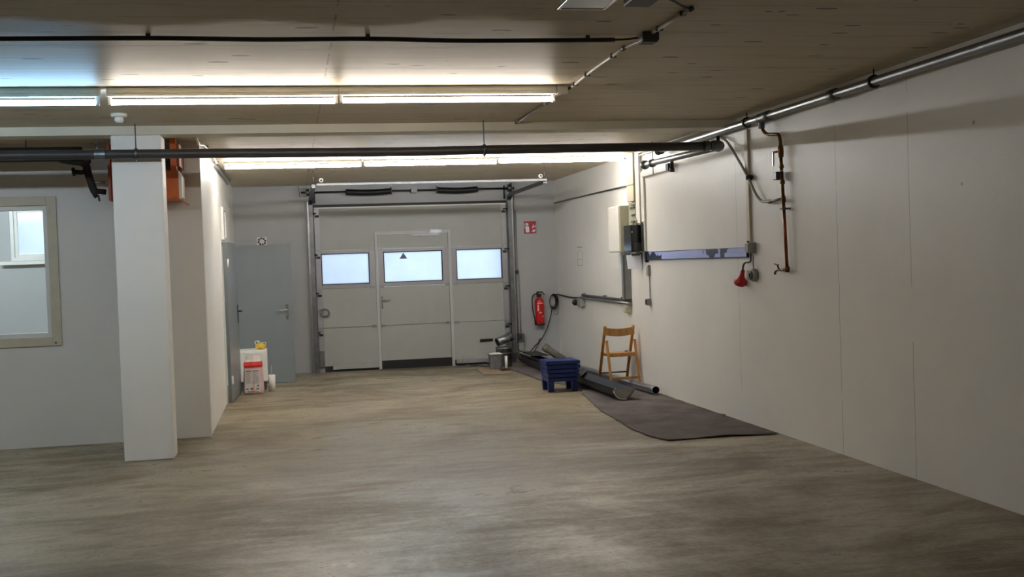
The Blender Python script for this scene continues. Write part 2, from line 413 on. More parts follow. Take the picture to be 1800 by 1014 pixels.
# ------------------------------------------------------------------ sectional garage door
g = thing('door_1', 'off-white sectional garage door with three windows and a wicket door', 'garage door', (1.86, YB-.03, 0), kind='structure')
Y0, Y1 = YB-.055, YB-.012            # room face and outer face of the panels
ZS = [.085, .676, 1.28, 1.862, 2.505]
WX0, WX1, WZ1 = 1.275, 2.462, 2.135   # wicket opening
XA, XB = .372, 3.352
def panel(x0, z0, x1, z1, par=g, name='section_panel', y0=Y0, y1=Y1, ribs=()):
    mb = MB(); mb.box(x0, y0, z0+.003, x1, y1-.012, z1-.003); mb.box(x0, y1-.0119, z0, x1, y1, z1)
    for r in ribs: mb.box(x0, y0-.003, r-.004, x1, y0, r+.004)
    return mb.build(name, M['panel'], par, bevel=.003)
for i in (0, 1):
    panel(XA+.08, ZS[i], WX0, ZS[i+1]); panel(WX1, ZS[i], XB-.08, ZS[i+1])
mb = MB(); zt0, zt1 = ZS[3]+.0005, ZS[4]
mb.prism([(XA+.08, Y0, zt0), (WX0, Y0, zt0), (WX0, Y0, WZ1), (WX1, Y0, WZ1), (WX1, Y0, zt0), (XB-.08, Y0, zt0), (XB-.08, Y0, zt1), (XA+.08, Y0, zt1)], (0, Y1-Y0, 0))
for r in (2.40, 2.30): mb.box(XA+.08, Y0-.003, r-.004, XB-.08, Y0+.001, r+.004)
mb.build('section_panel', M['panel'], g)
MB().box(XA, Y0-.004, ZS[4], XB, Y1, ZS[4]+.02).build('top_edge_profile', M['white'], g)
MB().box(XA-.01, Y0-.012, ZS[4]+.021, XB+.01, Y1, ZS[4]+.06).build('top_seal', M['black'], g)
for x0, x1 in ((XA, XA+.079), (XB-.079, XB)):
    mb = MB()
    for a, b_ in zip(ZS, ZS[1:]): mb.box(x0, Y0-.006, a+.003, x1, Y1-.012, b_-.003)
    mb.box(x0, Y1-.0119, .003, x1, Y1, ZS[-1])
    mb.build('end_stile', M['alu'], g)
def window(x0, x1, par, oz0, oz1, gx0, gx1):
    mb = MB()
    mb.box(x0, Y0-.004, oz0, gx0, Y1, oz1); mb.box(gx1, Y0-.004, oz0, x1, Y1, oz1)
    mb.box(gx0, Y0-.004, oz0, gx1, Y1, 1.337); mb.box(gx0, Y0-.004, 1.815, gx1, Y1, oz1)
    f = mb.build('window_frame', M['alu'], par, bevel=.002)
    MB().frame(gx0+.0005, 1.3375, gx1-.0005, 1.8145, .013, Y0+.008, Y1-.004).build('glazing_gasket', M['black'], f)
    MB().box(gx0+.014, Y0+.026, 1.351, gx1-.014, Y0+.032, 1.801).build('pane', M['pane'], f)
    return f
window(XA+.08, WX0, g, 1.2805, 1.8615, .452, 1.186)
window(WX1, XB-.08, g, 1.2805, 1.8615, 2.537, 3.268)
# wicket door
mb = MB(); mb.box(WX0+.001, Y0-.016, .003, WX0+.045, Y1, WZ1-.001); mb.box(WX1-.045, Y0-.016, .003, WX1-.001, Y1, WZ1-.001); mb.box(WX0+.045, Y0-.016, WZ1-.045, WX1-.045, Y1, WZ1-.001)
mb.build('wicket_frame', mat('light_grey_frame', (184, 185, 184), .4, var=.03), g, bevel=.002)
wk = MB(); wx0, wx1 = WX0+.0495, WX1-.0495
for a, b_ in ((.133, .673), (.679, 1.2765), (1.8655, WZ1-.05)): wk.box(wx0, Y0+.002, a, wx1, Y1-.012, b_)
wk.box(wx0-.004, Y1-.0119, .133, wx1+.004, Y1, 1.277); wk.box(wx0-.004, Y1-.0119, 1.865, wx1+.004, Y1, WZ1-.046)
wk = wk.build('wicket_door', M['panel'], g, bevel=.003)
window(wx0, wx1, wk, 1.2785, 1.8635, 1.402, 2.322)
MB().prism([(1.655, Y0+.024, 1.70), (1.775, Y0+.024, 1.70), (1.715, Y0+.024, 1.795)], (0, .0015, 0)).build('warning_triangle', M['sticker'], wk)
h = MB(); h.box(1.347, Y0-.006, .94, 1.372, Y0+.001, 1.13); h.tube([(1.36, Y0-.006, 1.075), (1.36, Y0-.05, 1.075), (1.48, Y0-.05, 1.07)], .010, 8)
h.build('door_handle', M['steel'], wk)
MB().box(wx0-.004, Y0-.004, .002, wx1+.004, Y1, .1325).build('kick_seal', M['black'], wk)
dc = MB(); dc.box(2.13, Y0-.07, 2.09, 2.31, Y0-.017, 2.14); dc.bar((2.27, Y0-.045, 2.08), (1.86, Y0-.03, 2.065), .02, .014); dc.bar((1.86, Y0-.02, 2.058), (2.28, Y0-.02, 2.058), .02, .02)
plab(dc.build('door_closer', M['galv'], g), 'silver door closer above the wicket')
# hinges beside the wicket posts, rollers at the ends, bottom seals, grips
for z in (.676, 1.28, 1.862):
    for x in (WX0-.085, WX0+.055, WX1-.115, WX1+.02):
        MB().box(x, Y0-.014, z-.022, x+.065, Y0-.0045, z+.022).build('hinge', M['galv'], g)
for x, sgn in ((XA+.04, -1), (XB-.04, 1)):
    for z in (.615, 1.215, 1.80, 2.43):
        mb = MB(); mb.box(x-.032, Y0-.016, z-.055, x+.032, Y0-.007, z+.045); mb.box(x-.028, Y0-.05, z-.02, x+.028, Y0-.016, z-.012)
        rb = mb.build('roller_bracket', M['galv'], g)
        MB().box(x-.03, Y0-.0195, z-.058, x+.03, Y0-.0165, z-.024).build('bracket_slot', M['black'], rb)
        MB().tube([(x-.01, Y0-.04, z), (x+sgn*.075, Y0-.04, z)], .011, 8).build('roller', M['black'], rb)
    MB().box(x-.035, Y0-.03, .09, x+.035, Y0-.007, .33).build('bottom_bracket', M['galv_dull'], g)
MB().box(XA+.0795, Y0+.004, .001, WX0, Y1-.004, .0845).build('bottom_seal', M['black'], g)
MB().box(WX1, Y0+.004, .001, XB-.0795, Y1-.004, .0845).build('bottom_seal', M['black'], g)
MB().box(.57, Y0-.03, .035, WX0-.004, Y0-.001, .105).build('kick_plate', M['panel'], g, bevel=.004)
MB().box(WX1+.02, Y0-.03, .03, 3.2, Y0-.001, .10).build('kick_plate', M['alu'], g, bevel=.004)
for x in (.62, 1.03, 1.08, 1.18, 1.22): MB().box(x, Y0-.036, .07, x+.02, Y0-.002, .125).build('clip', M['panel'], g)
for x in (2.54, 2.6, 2.68, 2.74): MB().box(x, Y0-.036, .065, x+.02, Y0-.002, .12).build('clip', M['panel'], g)
MB().tube([(2.87, Y0-.008, .372), (3.07, Y0-.008, .376)], .022, 10).build('grip', M['black'], g)
la = MB(); la.box(.40, Y0-.06, .905, .455, Y0-.008, .965); la.tube([(.43, Y0-.04, .96), (.50, Y0-.06, .965), (.54, Y0-.06, .92), (.52, Y0-.06, .87), (.44, Y0-.06, .87), (.42, Y0-.05, .91)], .010, 8, smooth=3)
la.build('latch', M['galv_dull'], g)

# tracks, cross bar, torsion shaft
for nm, x, lab, yt in (('door_track', .325, 'dark steel guide track left of the sectional door', 14.72), ('door_track', 3.405, 'dark steel guide track right of the sectional door', 14.74)):
    tr = thing(nm, lab, 'track', (x, YB-.08, 0))
    s = -1 if x < 1 else 1
    mb = MB(); mb.box(x-.03, YB-.13, .003, x+.03, YB-.123, 2.56); mb.box(x+s*.026, YB-.123, .003, x+s*.03, YB-.065, 2.56); mb.box(x-.03, YB-.07, .003, x+.03, YB-.065, 2.56)
    mb.build('vertical_track', M['galv_dull'], tr)
    mb = MB(); mb.box(x+s*.031, YB-.10, .003, x+s*.055, YB-.003, 2.62); mb.build('mounting_angle', M['galv'], tr)
    cv = [(x, YB-.10-.25*(1-math.cos(a)), 2.56+.09*math.sin(a)) for a in [i*PI/16 for i in range(9)]]
    mb = MB()
    for a, b_ in zip(cv, cv[1:]): mb.bar(a, b_, .06, .05)
    mb.bar(cv[-1], (x, yt, 2.66), .05, .045)
    mb.build('horizontal_track', M['galv_dull'], tr)
    MB().tube([(x, yt+.03, 2.685), (x, yt+.03, HC-.001)], .005, 6).build('hanger_rod', M['galv'], tr)
    b2 = MB(); b2.lathe([(.012, 0), (.028, 0), (.028, .05), (.012, .05)], (x+(.1 if s < 0 else -.06), yt-.02, 2.735), (0, 1, 0), 14)
    st = b2.build('end_buffer', M['white'], tr)
    MB().lathe([(0, 0), (.013, 0), (.013, .045), (0, .045)], (x+(.1 if s < 0 else -.06), yt-.021, 2.735), (0, 1, 0), 10).build('buffer_core', M['black'], st)
tag(MB().box(.36, 14.67, 2.662, 3.42, 14.70, 2.695).build('cross_bar', M['galv_dull'], bevel=.003), 'bright galvanised cross bar joining the two door tracks under the ceiling', 'bar')
ts = thing('torsion_shaft', 'torsion shaft with two dark springs above the sectional door', 'spring shaft', (1.86, YB-.16, 2.75))
ys = YB-.16
MB().tube([(.19, ys, 2.752), (3.48, ys, 2.748)], .0125, 10).build('shaft', M['spring'], ts)
def coil(x0, x1, sag):
    pts = []; n = 26
    mb = MB()
    path = [(x0+(x1-x0)*i/40, ys, 2.745-sag*math.sin(PI*i/40)) for i in range(41)]
    rad = [.044+(.004 if i % 2 else 0) for i in range(41)]
    mb.tube(path, .044, 16, radii=rad)
    return mb
coil(.862, 1.545, .014).build('spring', M['spring'], ts); coil(2.27, 2.90, .016).build('spring', M['spring'], ts)
for x in (1.552, 2.258):
    MB().lathe([(.02, 0), (.062, 0), (.062, .012), (.02, .012)], (x-.006, ys, 2.748), (1, 0, 0), 16).build('spring_plate', M['galv_dull'], ts)
    for dz in (-.075, .07): MB().lathe([(0, -.012), (.011, -.012), (.011, .012), (0, .012)], (x, ys-.03, 2.748+dz), (0, 1, 0), 8).build('set_screw', M['white'], ts)
MB().box(1.86, ys-.03, 2.71, 1.95, YB-.002, 2.78).build('centre_bracket', M['galv_dull'], ts)
for x in (.29, 3.40):
    mb = MB(); mb.lathe([(.014, 0), (.062, 0), (.052, .012), (.052, .028), (.062, .04), (.014, .04)], (x-.02, ys, 2.75), (1, 0, 0), 20)
    mb.build('cable_drum', M['galv_dull'], ts)
    MB().box(x-.035 if x < 1 else x+.03, YB-.24, 2.69, x-.03 if x < 1 else x+.035, YB-.002, 2.83).build('bearing_plate', M['galv_dull'], ts)
tag(MB().box(.362, YB-.05, 2.59, .40, YB-.001, 2.855).build('seal_strip', M['black']), 'black seal strip left of the lintel over the sectional door', 'seal')
tag(MB().box(3.335, YB-.05, 2.59, 3.352, YB-.001, 2.80).build('seal_strip', M['black']), 'black seal strip right of the lintel over the sectional door', 'seal')

# ------------------------------------------------------------------ fluorescent lights
def luminaire(x0, x1, y, m, label, zt, group, endcap=False):
    L = thing('fluorescent_light', label, 'light', ((x0+x1)/2, y, 2.80), group)
    zh = zt+.036
    mb = MB(); mb.box(x0-.028, y-.03, zh, x1+.028, y+.03, HC-.001); mb.box(x0-.028, y-.034, zh+.022, x1+.028, y-.03, zh+.026)
    mb.build('housing', M['whitepaint'], L)
    for a, b_ in ((x0-.024, x0-.001), (x1+.001, x1+.024)):
        MB().box(a, y-.014, zt-.024, b_, y+.014, zh-.001).build('lamp_holder', M['white'], L, bevel=.003)
    plab(MB().tube([(x0, y, zt), (x1, y, zt)], .0185, 14).build('tube', m, L), 'glowing glass tube')
    return L
GF, GB = 'front row of ceiling tubes', 'back row of ceiling tubes'
luminaire(-2.74, -1.244, 7.935, M['cool_tube'], 'cool bluish ceiling tube of the front row, left of the column', 2.766, GF)
luminaire(-4.30, -2.80, 7.935, M['left_tube'], 'neutral ceiling tube further along the front row, next to the bluish one', 2.766, GF)
luminaire(-5.86, -4.36, 7.935, M['left_tube'], 'neutral ceiling tube at the far left end of the front row', 2.766, GF)
luminaire(-1.142, .343, 7.935, M['warm_tube'], 'warm ceiling tube in the middle of the front row', 2.766, GF)
luminaire(.402, 1.906, 7.935, M['warm_tube'], 'warm ceiling tube at the right end of the front row', 2.768, GF)
luminaire(-.69, .84, 13.35, M['back_tube'], 'warm ceiling tube of the back row beside the left side wall', 2.80, GB)
luminaire(.915, 2.47, 13.35, M['mid_tube'], 'neutral white ceiling tube in the middle of the back row', 2.805, GB)
luminaire(2.535, 4.07, 13.35, M['back_tube'], 'warm ceiling tube of the back row ending at the right wall', 2.812, GB)
luminaire(-5.0, -3.5, 14.3, M['side_tube'], 'ceiling tube inside the side room', 2.80, None)
for o in list(C.objects):
    if o.get('label') == 'ceiling tube inside the side room' and 'group' in o: del o['group']

tag(MB().tube([(4.10, 13.34, 2.83), (4.13, 13.36, 2.80), (4.15, 13.39, 2.72), (4.155, 13.41, 2.60)], .007, 8, smooth=4).build('light_cable', M['grey']), 'short grey cable hanging from the end of the back tubes at the right wall', 'cable')
sd = thing('smoke_detector', 'white round smoke detector on the ceiling near the column', 'smoke detector', (-1.277, 9.22, HC))
MB().lathe([(0, 0), (.062, 0), (.062, -.018), (.055, -.026), (0, -.026)], (-1.277, 9.22, HC-.001)).build('base', M['white'], sd)
MB().lathe([(.032, -.028), (.036, -.05), (.026, -.068), (0, -.07)], (-1.277, 9.22, HC-.001)).build('sensor_head', M['white'], sd)

# flush light fitting and small black box on the near ceiling
fl = thing('flush_light_fitting', 'square unlit ceiling light fitting with bright rim and clear cover', 'light fitting', (1.42, 5.0, 2.80))
def ringz(mb, x0, y0, x1, y1, w, z0, z1):
    mb.box(x0, y0, z0, x0+w, y1, z1); mb.box(x1-w, y0, z0, x1, y1, z1); mb.box(x0+w, y0, z0, x1-w, y0+w, z1); mb.box(x0+w, y1-w, z0, x1-w, y1, z1); return mb
MB().box(1.312, 4.83, 2.815, 1.528, 5.225, HC-.001).build('housing', M['grey'], fl)
ringz(MB(), 1.30, 4.815, 1.54, 5.24, .014, 2.797, 2.814).build('rim', M['steel'], fl, bevel=.003)
MB().box(1.3145, 4.8295, 2.800, 1.5255, 5.2255, 2.806).build('cover', M['glass'], fl)
MB().box(1.38, 5.0, 2.807, 1.46, 5.05, 2.8145).build('lamp_clip', M['dgrey'], fl)
bx = MB(); bx.box(1.60, 4.86, 2.79, 1.735, 5.15, HC-.001)
tag(bx.build('ceiling_box', M['dgrey'], bevel=.012), 'small dark box on the ceiling right of the flush light fitting', 'box')
tag(MB().tube([(1.737, 5.10, 2.83), (1.80, 5.16, 2.845), (1.88, 5.25, 2.852), (1.97, 5.36, 2.852), (2.045, 5.44, 2.852)], .006, 8, smooth=4).build('ceiling_cable', M['dgrey']), 'thin grey cable curving across the ceiling from the dark box', 'cable')
def clips(mb, pts, r):
    for p in pts: mb.box(p[0]-.018, p[1]-.012, p[2], p[0]+.018, p[1]+.012, HC-.0005)
    return mb
cd = thing('ceiling_conduit', 'white conduit on the ceiling running up to the grey junction box', 'conduit', (2.06, 5.8, 2.85))
MB().tube([(2.05, 5.45, 2.852), (2.035, 6.0, 2.852)], .010, 10).build('conduit_tube', M['white'], cd)
for y in (5.55, 5.92): MB().box(2.025, y-.012, 2.8425, 2.062, y+.012, HC-.0005).build('clip', M['dgrey'], cd)
MB().lathe([(.013, 0), (.013, .03), (0, .03)], (2.05, 5.452, 2.852), (0, -1, 0), 10).build('end_sleeve', M['dgrey'], cd)
jb = thing('junction_box', 'dark grey junction box on the ceiling between two white conduits', 'junction box', (2.03, 6.12, 2.81))
MB().box(1.985, 6.04, 2.815, 2.085, 6.16, HC-.001).build('box', M['dgrey'], jb, bevel=.006)
MB().box(1.99, 6.05, 2.809, 2.08, 6.15, 2.8148).build('lid', M['dgrey'], jb, bevel=.003)
cd = thing('ceiling_conduit', 'long white conduit on the ceiling from junction box to front light row', 'conduit', (2.03, 7.2, 2.85))
MB().tube([(2.03, 6.165, 2.84), (2.032, 6.27, 2.85), (2.02, 6.40, 2.852), (2.008, 6.48, 2.852)], .007, 8, smooth=4).build('cable_end', M['white'], cd)
MB().tube([(2.008, 6.48, 2.852), (2.02, 7.2, 2.852), (2.045, 7.75, 2.852), (2.05, 7.90, 2.852)], .010, 10, smooth=3).build('conduit_tube', M['white'], cd)
for x, y in ((2.012, 6.72), (2.028, 7.4), (2.047, 7.8)): MB().box(x-.018, y-.012, 2.8415, x+.02, y+.012, HC-.0005).build('clip', M['dgrey'], cd)
MB().lathe([(.013, -.01), (.013, .03)], (2.008, 6.47, 2.852), (0, 1, 0), 10).build('end_sleeve', M['dgrey'], cd)
cd = thing('ceiling_conduit', 'brown conduit on the ceiling between front light row and beam', 'conduit', (2.05, 9, 2.85))
MB().tube([(2.05, 7.97, 2.852), (2.05, 9.965, 2.852)], .011, 10).build('conduit_tube', mat('brown_conduit', (112, 96, 84), .5), cd)
for y in (8.15, 8.75, 9.85): MB().box(2.03, y-.012, 2.8405, 2.07, y+.012, HC-.0005).build('clip', M['grey'], cd)
tag(MB().box(1.94, 7.90, 2.80, 2.02, 7.97, HC-.001).build('connection_box', M['white'], bevel=.004), 'small white connection box at the right end of the front tubes', 'box')

# thin dark conduit sagging below the ceiling in front of the tubes
dp = thing('dark_conduit', 'thin dark conduit crossing the near ceiling from left to grey junction box', 'conduit', (.2, 6.2, 2.83))
xs = [-5.0, -3.6, -2.6, -1.6, -.69, -.1, .46, 1.0, 1.5, 1.86]; sag = [0, .008, 0, .010, 0, .008, 0, .012, .006, 0]
MB().tube([(x, 6.17, 2.842-s_*.7) for x, s_ in zip(xs, sag)], .013, 10, smooth=5).build('conduit_tube', M['pipe_dark'], dp)
for x in (-2.6, -.69, .46, 1.70): MB().box(x-.012, 6.158, 2.838, x+.012, 6.184, HC-.0005).build('clip', M['dgrey'], dp)
MB().tube([(1.86, 6.17, 2.842), (1.93, 6.15, 2.842), (1.984, 6.13, 2.845)], .006, 8, smooth=3).build('cable_end', M['pipe_dark'], dp)

# ------------------------------------------------------------------ main pipe across the hall
mp = thing('heating_pipe', 'long dark heating pipe hung across the hall below the ceiling beam', 'pipe', (.8, 9.85, 2.6))
MB().tube([(-6.0, 9.85, 2.633), (-1.237, 9.85, 2.612), (.962, 9.85, 2.597), (1.72, 9.85, 2.602), (3.86, 9.85, 2.605)], .040, 16, smooth=4).build('pipe_run', M['pipe_dark'], mp)
plab(MB().lathe([(.046, 0), (.046, .085)], (-1.57, 9.85, 2.6135), (1, 0, 0), 16).build('coupling', M['galv'], mp), 'galvanised coupling')
MB().lathe([(.047, 0), (.047, .05)], (3.80, 9.85, 2.605), (1, 0, 0), 16).build('pipe_collar', M['galv_dull'], mp)
for x, z in ((-1.24, 2.612), (1.73, 2.602), (-4.2, 2.625)):
    h = MB(); h.lathe([(.042, -.012), (.049, -.012), (.049, .012), (.042, .012)], (x, 9.85, z), (1, 0, 0), 16)
    h.tube([(x, 9.85, z+.047), (x, 9.85, HC-.001)], .005, 6); h.lathe([(.009, 0), (.009, .02)], (x, 9.85, z-.062), (0, 0, 1), 8)
    h.build('hanger', M['galv_dull'], mp)
h = MB(); h.lathe([(.015, 0), (.015, .05), (.02, .05), (.02, .065), (0, .065)], (-1.55, 9.85, 2.655), (0, 0, 1), 10); h.build('vent_stub', M['galv_dull'], mp)
# elbow and the lower galvanised return along the right wall
lp = thing('galvanised_pipe', 'lower galvanised pipe on the right wall ending in a capped end', 'pipe', (3.95, 11, 2.6))
el = [(3.862, 9.85, 2.607), (3.925, 9.855, 2.610), (3.965, 9.885, 2.608), (3.972, 9.945, 2.604)]
MB().tube(el, .048, 16, smooth=3).build('elbow', M['galv_dull'], lp)
MB().lathe([(.018, 0), (.018, .04), (0, .045)], (3.95, 9.88, 2.655), (0, 0, 1), 10).build('vent_plug', M['black'], lp)
MB().tube([(3.972, 9.95, 2.602), (3.955, 12.05, 2.632)], .033, 14).build('pipe_run', M['galv'], lp)
MB().lathe([(.033, 0), (.045, .01), (.045, .07), (.034, .08)], (3.957, 11.8, 2.628), (0, 1, 0), 16).build('pipe_collar', M['galv_dull'], lp)
MB().lathe([(.034, 0), (.05, .015), (.053, .05), (.04, .085), (0, .10)], (3.955, 12.05, 2.632), (0, 1, 0), 16).build('end_cap', M['galv_dull'], lp)
MB().tube([(3.957, 11.82, 2.66), (3.957, 11.82, HC-.001)], .005, 6).tube([(3.957, 11.82, 2.60), (3.957, 11.82, 2.50)], .005, 6).build('hanger', M['galv_dull'], lp)
MB().lathe([(.02, 0), (.02, .07), (.026, .07), (.026, .11), (0, .11)], (3.965, 11.22, 2.59), (0, 0, -1), 12).build('drain_plug', M['pipe_dark'], lp)
up = thing('galvanised_pipe', 'upper galvanised pipe running along the right wall just below the ceiling', 'pipe', (4.08, 8, 2.76))
MB().tube([(4.08, -4.9, 2.772), (4.08, 11.95, 2.776)], .033, 14).build('pipe_run', M['galv'], up)
for y in (7.263, 9.50, 11.9, 4.9, 2.5):
    h = MB(); h.lathe([(.035, -.016), (.047, -.016), (.047, .016), (.035, .016)], (4.08, y, 2.775), (0, 1, 0), 16); h.tube([(4.08, y, 2.82), (4.08, y, HC-.001)], .005, 6)
    h.build('pipe_clamp', M['black'], up)
for y in (7.86, 9.06):
    MB().lathe([(.034, -.05), (.044, -.05), (.044, .05), (.034, .05)], (4.08, y, 2.774), (0, 1, 0), 16).build('pipe_collar', M['galv_dull'], up)
MB().lathe([(.034, 0), (.047, .0), (.047, .04), (.03, .04)], (4.08, 11.95, 2.776), (0, 1, 0), 16).build('end_ring', M['spring'], up)
for x, z, lab in ((4.105, 2.842, 'thin white conduit along the ceiling edge, upper of the pair behind the pipe'), (4.145, 2.815, 'thin white conduit along the ceiling edge, lower of the pair behind the pipe')):
    tag(MB().tube([(x, 10.30, z), (x, 12.0, z), (x, 12.885, z)], .009, 8).build('edge_conduit', M['white']), lab, 'conduit', 'thin conduits along the ceiling edge')
# copper tap pipe
cp = thing('tap_pipe', 'aged copper water pipe with valves and a tap on the right wall', 'pipe', (4.12, 8.95, 1.44))
MB().lathe([(.042, -.03), (.042, .03)], (4.08, 9.19, 2.774), (0, 1, 0), 14).lathe([(.03, 0), (.03, .05)], (4.08, 9.19, 2.685), (0, 0, 1), 12).build('branch_tee', M['galv_dull'], cp)
MB().tube([(4.08, 9.19, 2.705), (4.10, 9.185, 2.655), (4.12, 9.15, 2.628), (4.12, 9.02, 2.612), (4.12, 8.93, 2.595), (4.12, 8.905, 2.54), (4.12, 8.90, 2.46)], .015, 10, smooth=4).build('upper_bend', M['brass'], cp)
MB().lathe([(.015, 0), (.022, .005), (.026, .05), (.022, .10), (.015, .105)], (4.12, 8.90, 2.40), (0, 0, 1), 12).build('stop_valve', M['brass'], cp)
MB().tube([(4.12, 8.91, 2.452), (4.11, 8.98, 2.456), (4.10, 9.01, 2.456)], .009, 8).build('valve_spindle', M['brass'], cp)
plab(MB().bar((4.10, 9.005, 2.455), (4.10, 9.012, 2.34), .016, .006).build('lever', M['steel'], cp), 'bright steel valve lever')
MB().tube([(4.12, 8.90, 2.40), (4.12, 8.895, 2.29)], .014, 10).lathe([(.02, 0), (.022, .01), (.02, .03)], (4.12, 8.896, 2.31), (0, 0, 1), 6).build('riser', M['brass'], cp)
MB().lathe([(.016, 0), (.034, .008), (.034, .068), (.016, .075)], (4.12, 8.93, 2.25), (0, 1, 0), 16).box(4.085, 8.93, 2.215, 4.15, 9.0, 2.285).build('water_meter', M['galv_dull'], cp, bevel=.006)
MB().tube([(4.12, 8.893, 2.285), (4.12, 8.878, 2.05)], .014, 10).lathe([(.022, 0), (.022, .03)], (4.12, 8.886, 2.175), (0, 0, 1), 6).lathe([(.021, -.02), (.021, .03)], (4.12, 8.878, 2.04), (0, 0, 1), 10).build('riser', M['brass'], cp)
MB().tube([(4.12, 8.878, 2.05), (4.12, 8.842, 1.46)], .014, 10).build('copper_riser', M['copper'], cp)
MB().box(4.095, 8.845, 1.958, XR-.001, 8.90, 1.972).lathe([(.016, 0), (.02, 0), (.02, .02), (.016, .02)], (4.12, 8.872, 1.955), (0, 0, 1), 12).build('mounting_clip', M['dgrey'], cp)
tp = MB(); tp.lathe([(.02, -.02), (.022, .0), (.022, .025), (.016, .03)], (4.12, 8.842, 1.445), (0, 0, 1), 12); tp.tube([(4.12, 8.845, 1.445), (4.115, 8.95, 1.443)], .013, 10)
tp.tube([(4.115, 8.95, 1.443), (4.11, 9.02, 1.442), (4.105, 9.05, 1.425), (4.105, 9.055, 1.405)], .010, 10, smooth=3)
tp.tube([(4.112, 8.99, 1.45), (4.10, 8.99, 1.485)], .008, 8); tp.bar((4.10, 8.97, 1.487), (4.10, 9.045, 1.497), .014, .008)
tp.build('tap', M['brass'], cp)
br = MB(); br.tube([(4.12, 8.885, 2.052), (4.12, 9.05, 2.046), (4.12, 9.17, 2.04)], .011, 8)
br.lathe([(.018, -.015), (.018, .02)], (4.12, 9.15, 2.041), (0, 1, 0), 8); br.build('branch_fitting', M['galv_dull'], cp)
tag(MB().tube([(4.145, 10.45, 2.735), (4.138, 10.285, 2.725), (4.13, 10.076, 2.65), (4.13, 9.816, 2.447), (4.13, 9.629, 2.289), (4.13, 9.475, 2.133), (4.13, 9.36, 2.062), (4.125, 9.25, 2.045), (4.122, 9.19, 2.042)], .013, 10, smooth=5).build('flexible_hose', mat('grey_hose', (158, 150, 140), .45)), 'grey flexible hose curving down the right wall to the copper pipe', 'hose')

# ------------------------------------------------------------------ right wall fittings
vc = thing('wall_duct', 'slim vertical cream cable duct at the right end of the blue rail', 'cable duct', (4.16, 9.70, 1.7))
MB().box(4.145, 9.665, 1.70, XR-.001, 9.73, 2.735).build('duct', M['cream'], vc, bevel=.003)
MB().lathe([(.028, -.012), (.034, -.012), (.034, .012), (.028, .012)], (4.14, 9.62, 2.287), (0, .35, 1), 12).box(4.14, 9.60, 2.28, XR-.001, 9.66, 2.295).build('hose_clip', M['black'], vc)
sj = thing('socket_box', 'grey junction box on the wall at the right end of the blue rail', 'junction box', (4.14, 9.63, 1.65))
MB().box(4.10, 9.585, 1.60, XR-.001, 9.675, 1.695).build('box', M['grey'], sj, bevel=.006)
MB().box(4.092, 9.592, 1.607, 4.0995, 9.668, 1.688).build('lid', M['grey'], sj, bevel=.003)
MB().box(4.12, 9.668, 1.695, 4.14, 9.685, 1.71).build('gland', M['dgrey'], sj)
ss = thing('wall_socket', 'grey round wall socket hanging below the junction box', 'socket', (4.14, 9.60, 1.36))
MB().lathe([(0, 0), (.058, 0), (.058, .04), (.05, .05), (0, .05)], (XR-.001, 9.60, 1.395), (-1, 0, 0), 18).build('body', M['grey'], ss)
MB().lathe([(.02, 0), (.04, 0), (.04, .012), (.02, .012)], (XR-.052, 9.60, 1.395), (-1, 0, 0), 16).build('socket_face', M['dgrey'], ss)
MB().tube([(4.14, 9.62, 1.60), (4.135, 9.585, 1.56), (4.135, 9.583, 1.49), (4.145, 9.597, 1.445)], .007, 8, smooth=4).build('lead', M['grey'], ss)
MB().box(4.13, 9.66, 1.355, XR-.001, 9.73, 1.445).build('mounting_plate', M['grey'], ss, bevel=.008)
pl = thing('red_plug', 'red industrial plug hanging on a short cable under the blue rail', 'plug', (4.12, 9.82, 1.32))
a0, a1 = Vector((4.125, 9.80, 1.44)), Vector((4.115, 9.855, 1.315))
MB().lathe([(0, 0), (.018, 0), (.024, .05), (.038, .085), (.055, .10), (.055, .145), (.045, .15), (0, .148)], a0, a1-a0, 18).build('body', M['redpl'], pl)
MB().lathe([(.056, .108), (.062, .108), (.062, .13), (.056, .13)], a0, a1-a0, 18).build('locking_ring', M['redpl'], pl)
MB().tube([(4.15, 9.67, 1.60), (4.15, 9.675, 1.53), (4.14, 9.70, 1.515), (4.13, 9.76, 1.51), (4.125, 9.795, 1.475), (4.125, 9.80, 1.44)], .010, 8, smooth=4).build('lead', M['dgrey'], pl)
# blue rail with torn protective film
rl = thing('wall_rail', 'long navy rail on the right wall with torn pale blue film', 'rail', (4.15, 11.2, 1.55))
MB().box(4.142, 9.745, 1.558, XR-.001, 12.72, 1.656).build('rail_body', M['navy'], rl, bevel=.003)
def rz(u): return 1.562, 1.652
def film(poly, name='protective_film'):
    MB().prism([(4.1415, y, z) for y, z in poly], (-.0015, 0, 0)).build(name, M['film'], rl)
film([(9.75, 1.566), (10.28, 1.566), (10.28, 1.606), (10.22, 1.612), (10.21, 1.64), (10.16, 1.65), (9.75, 1.65)])
film([(10.39, 1.568), (10.55, 1.568), (10.52, 1.60), (10.44, 1.605), (10.44, 1.645), (10.50, 1.650), (10.39, 1.650)])
film([(10.68, 1.566), (12.17, 1.566), (12.165, 1.608), (12.175, 1.63), (12.20, 1.608), (12.27, 1.602), (12.30, 1.630), (12.33, 1.602), (12.36, 1.618), (12.42, 1.646), (10.93, 1.650), (10.86, 1.650), (10.86, 1.612), (10.84, 1.612), (10.84, 1.650), (10.78, 1.650), (10.76, 1.60), (10.70, 1.585)])
film([(12.50, 1.648), (12.63, 1.648), (12.60, 1.628), (12.575, 1.606), (12.555, 1.630)])
MB().box(4.13, 12.722, 1.53, XR-.001, 12.76, 1.66).build('rail_end', M['black'], rl)
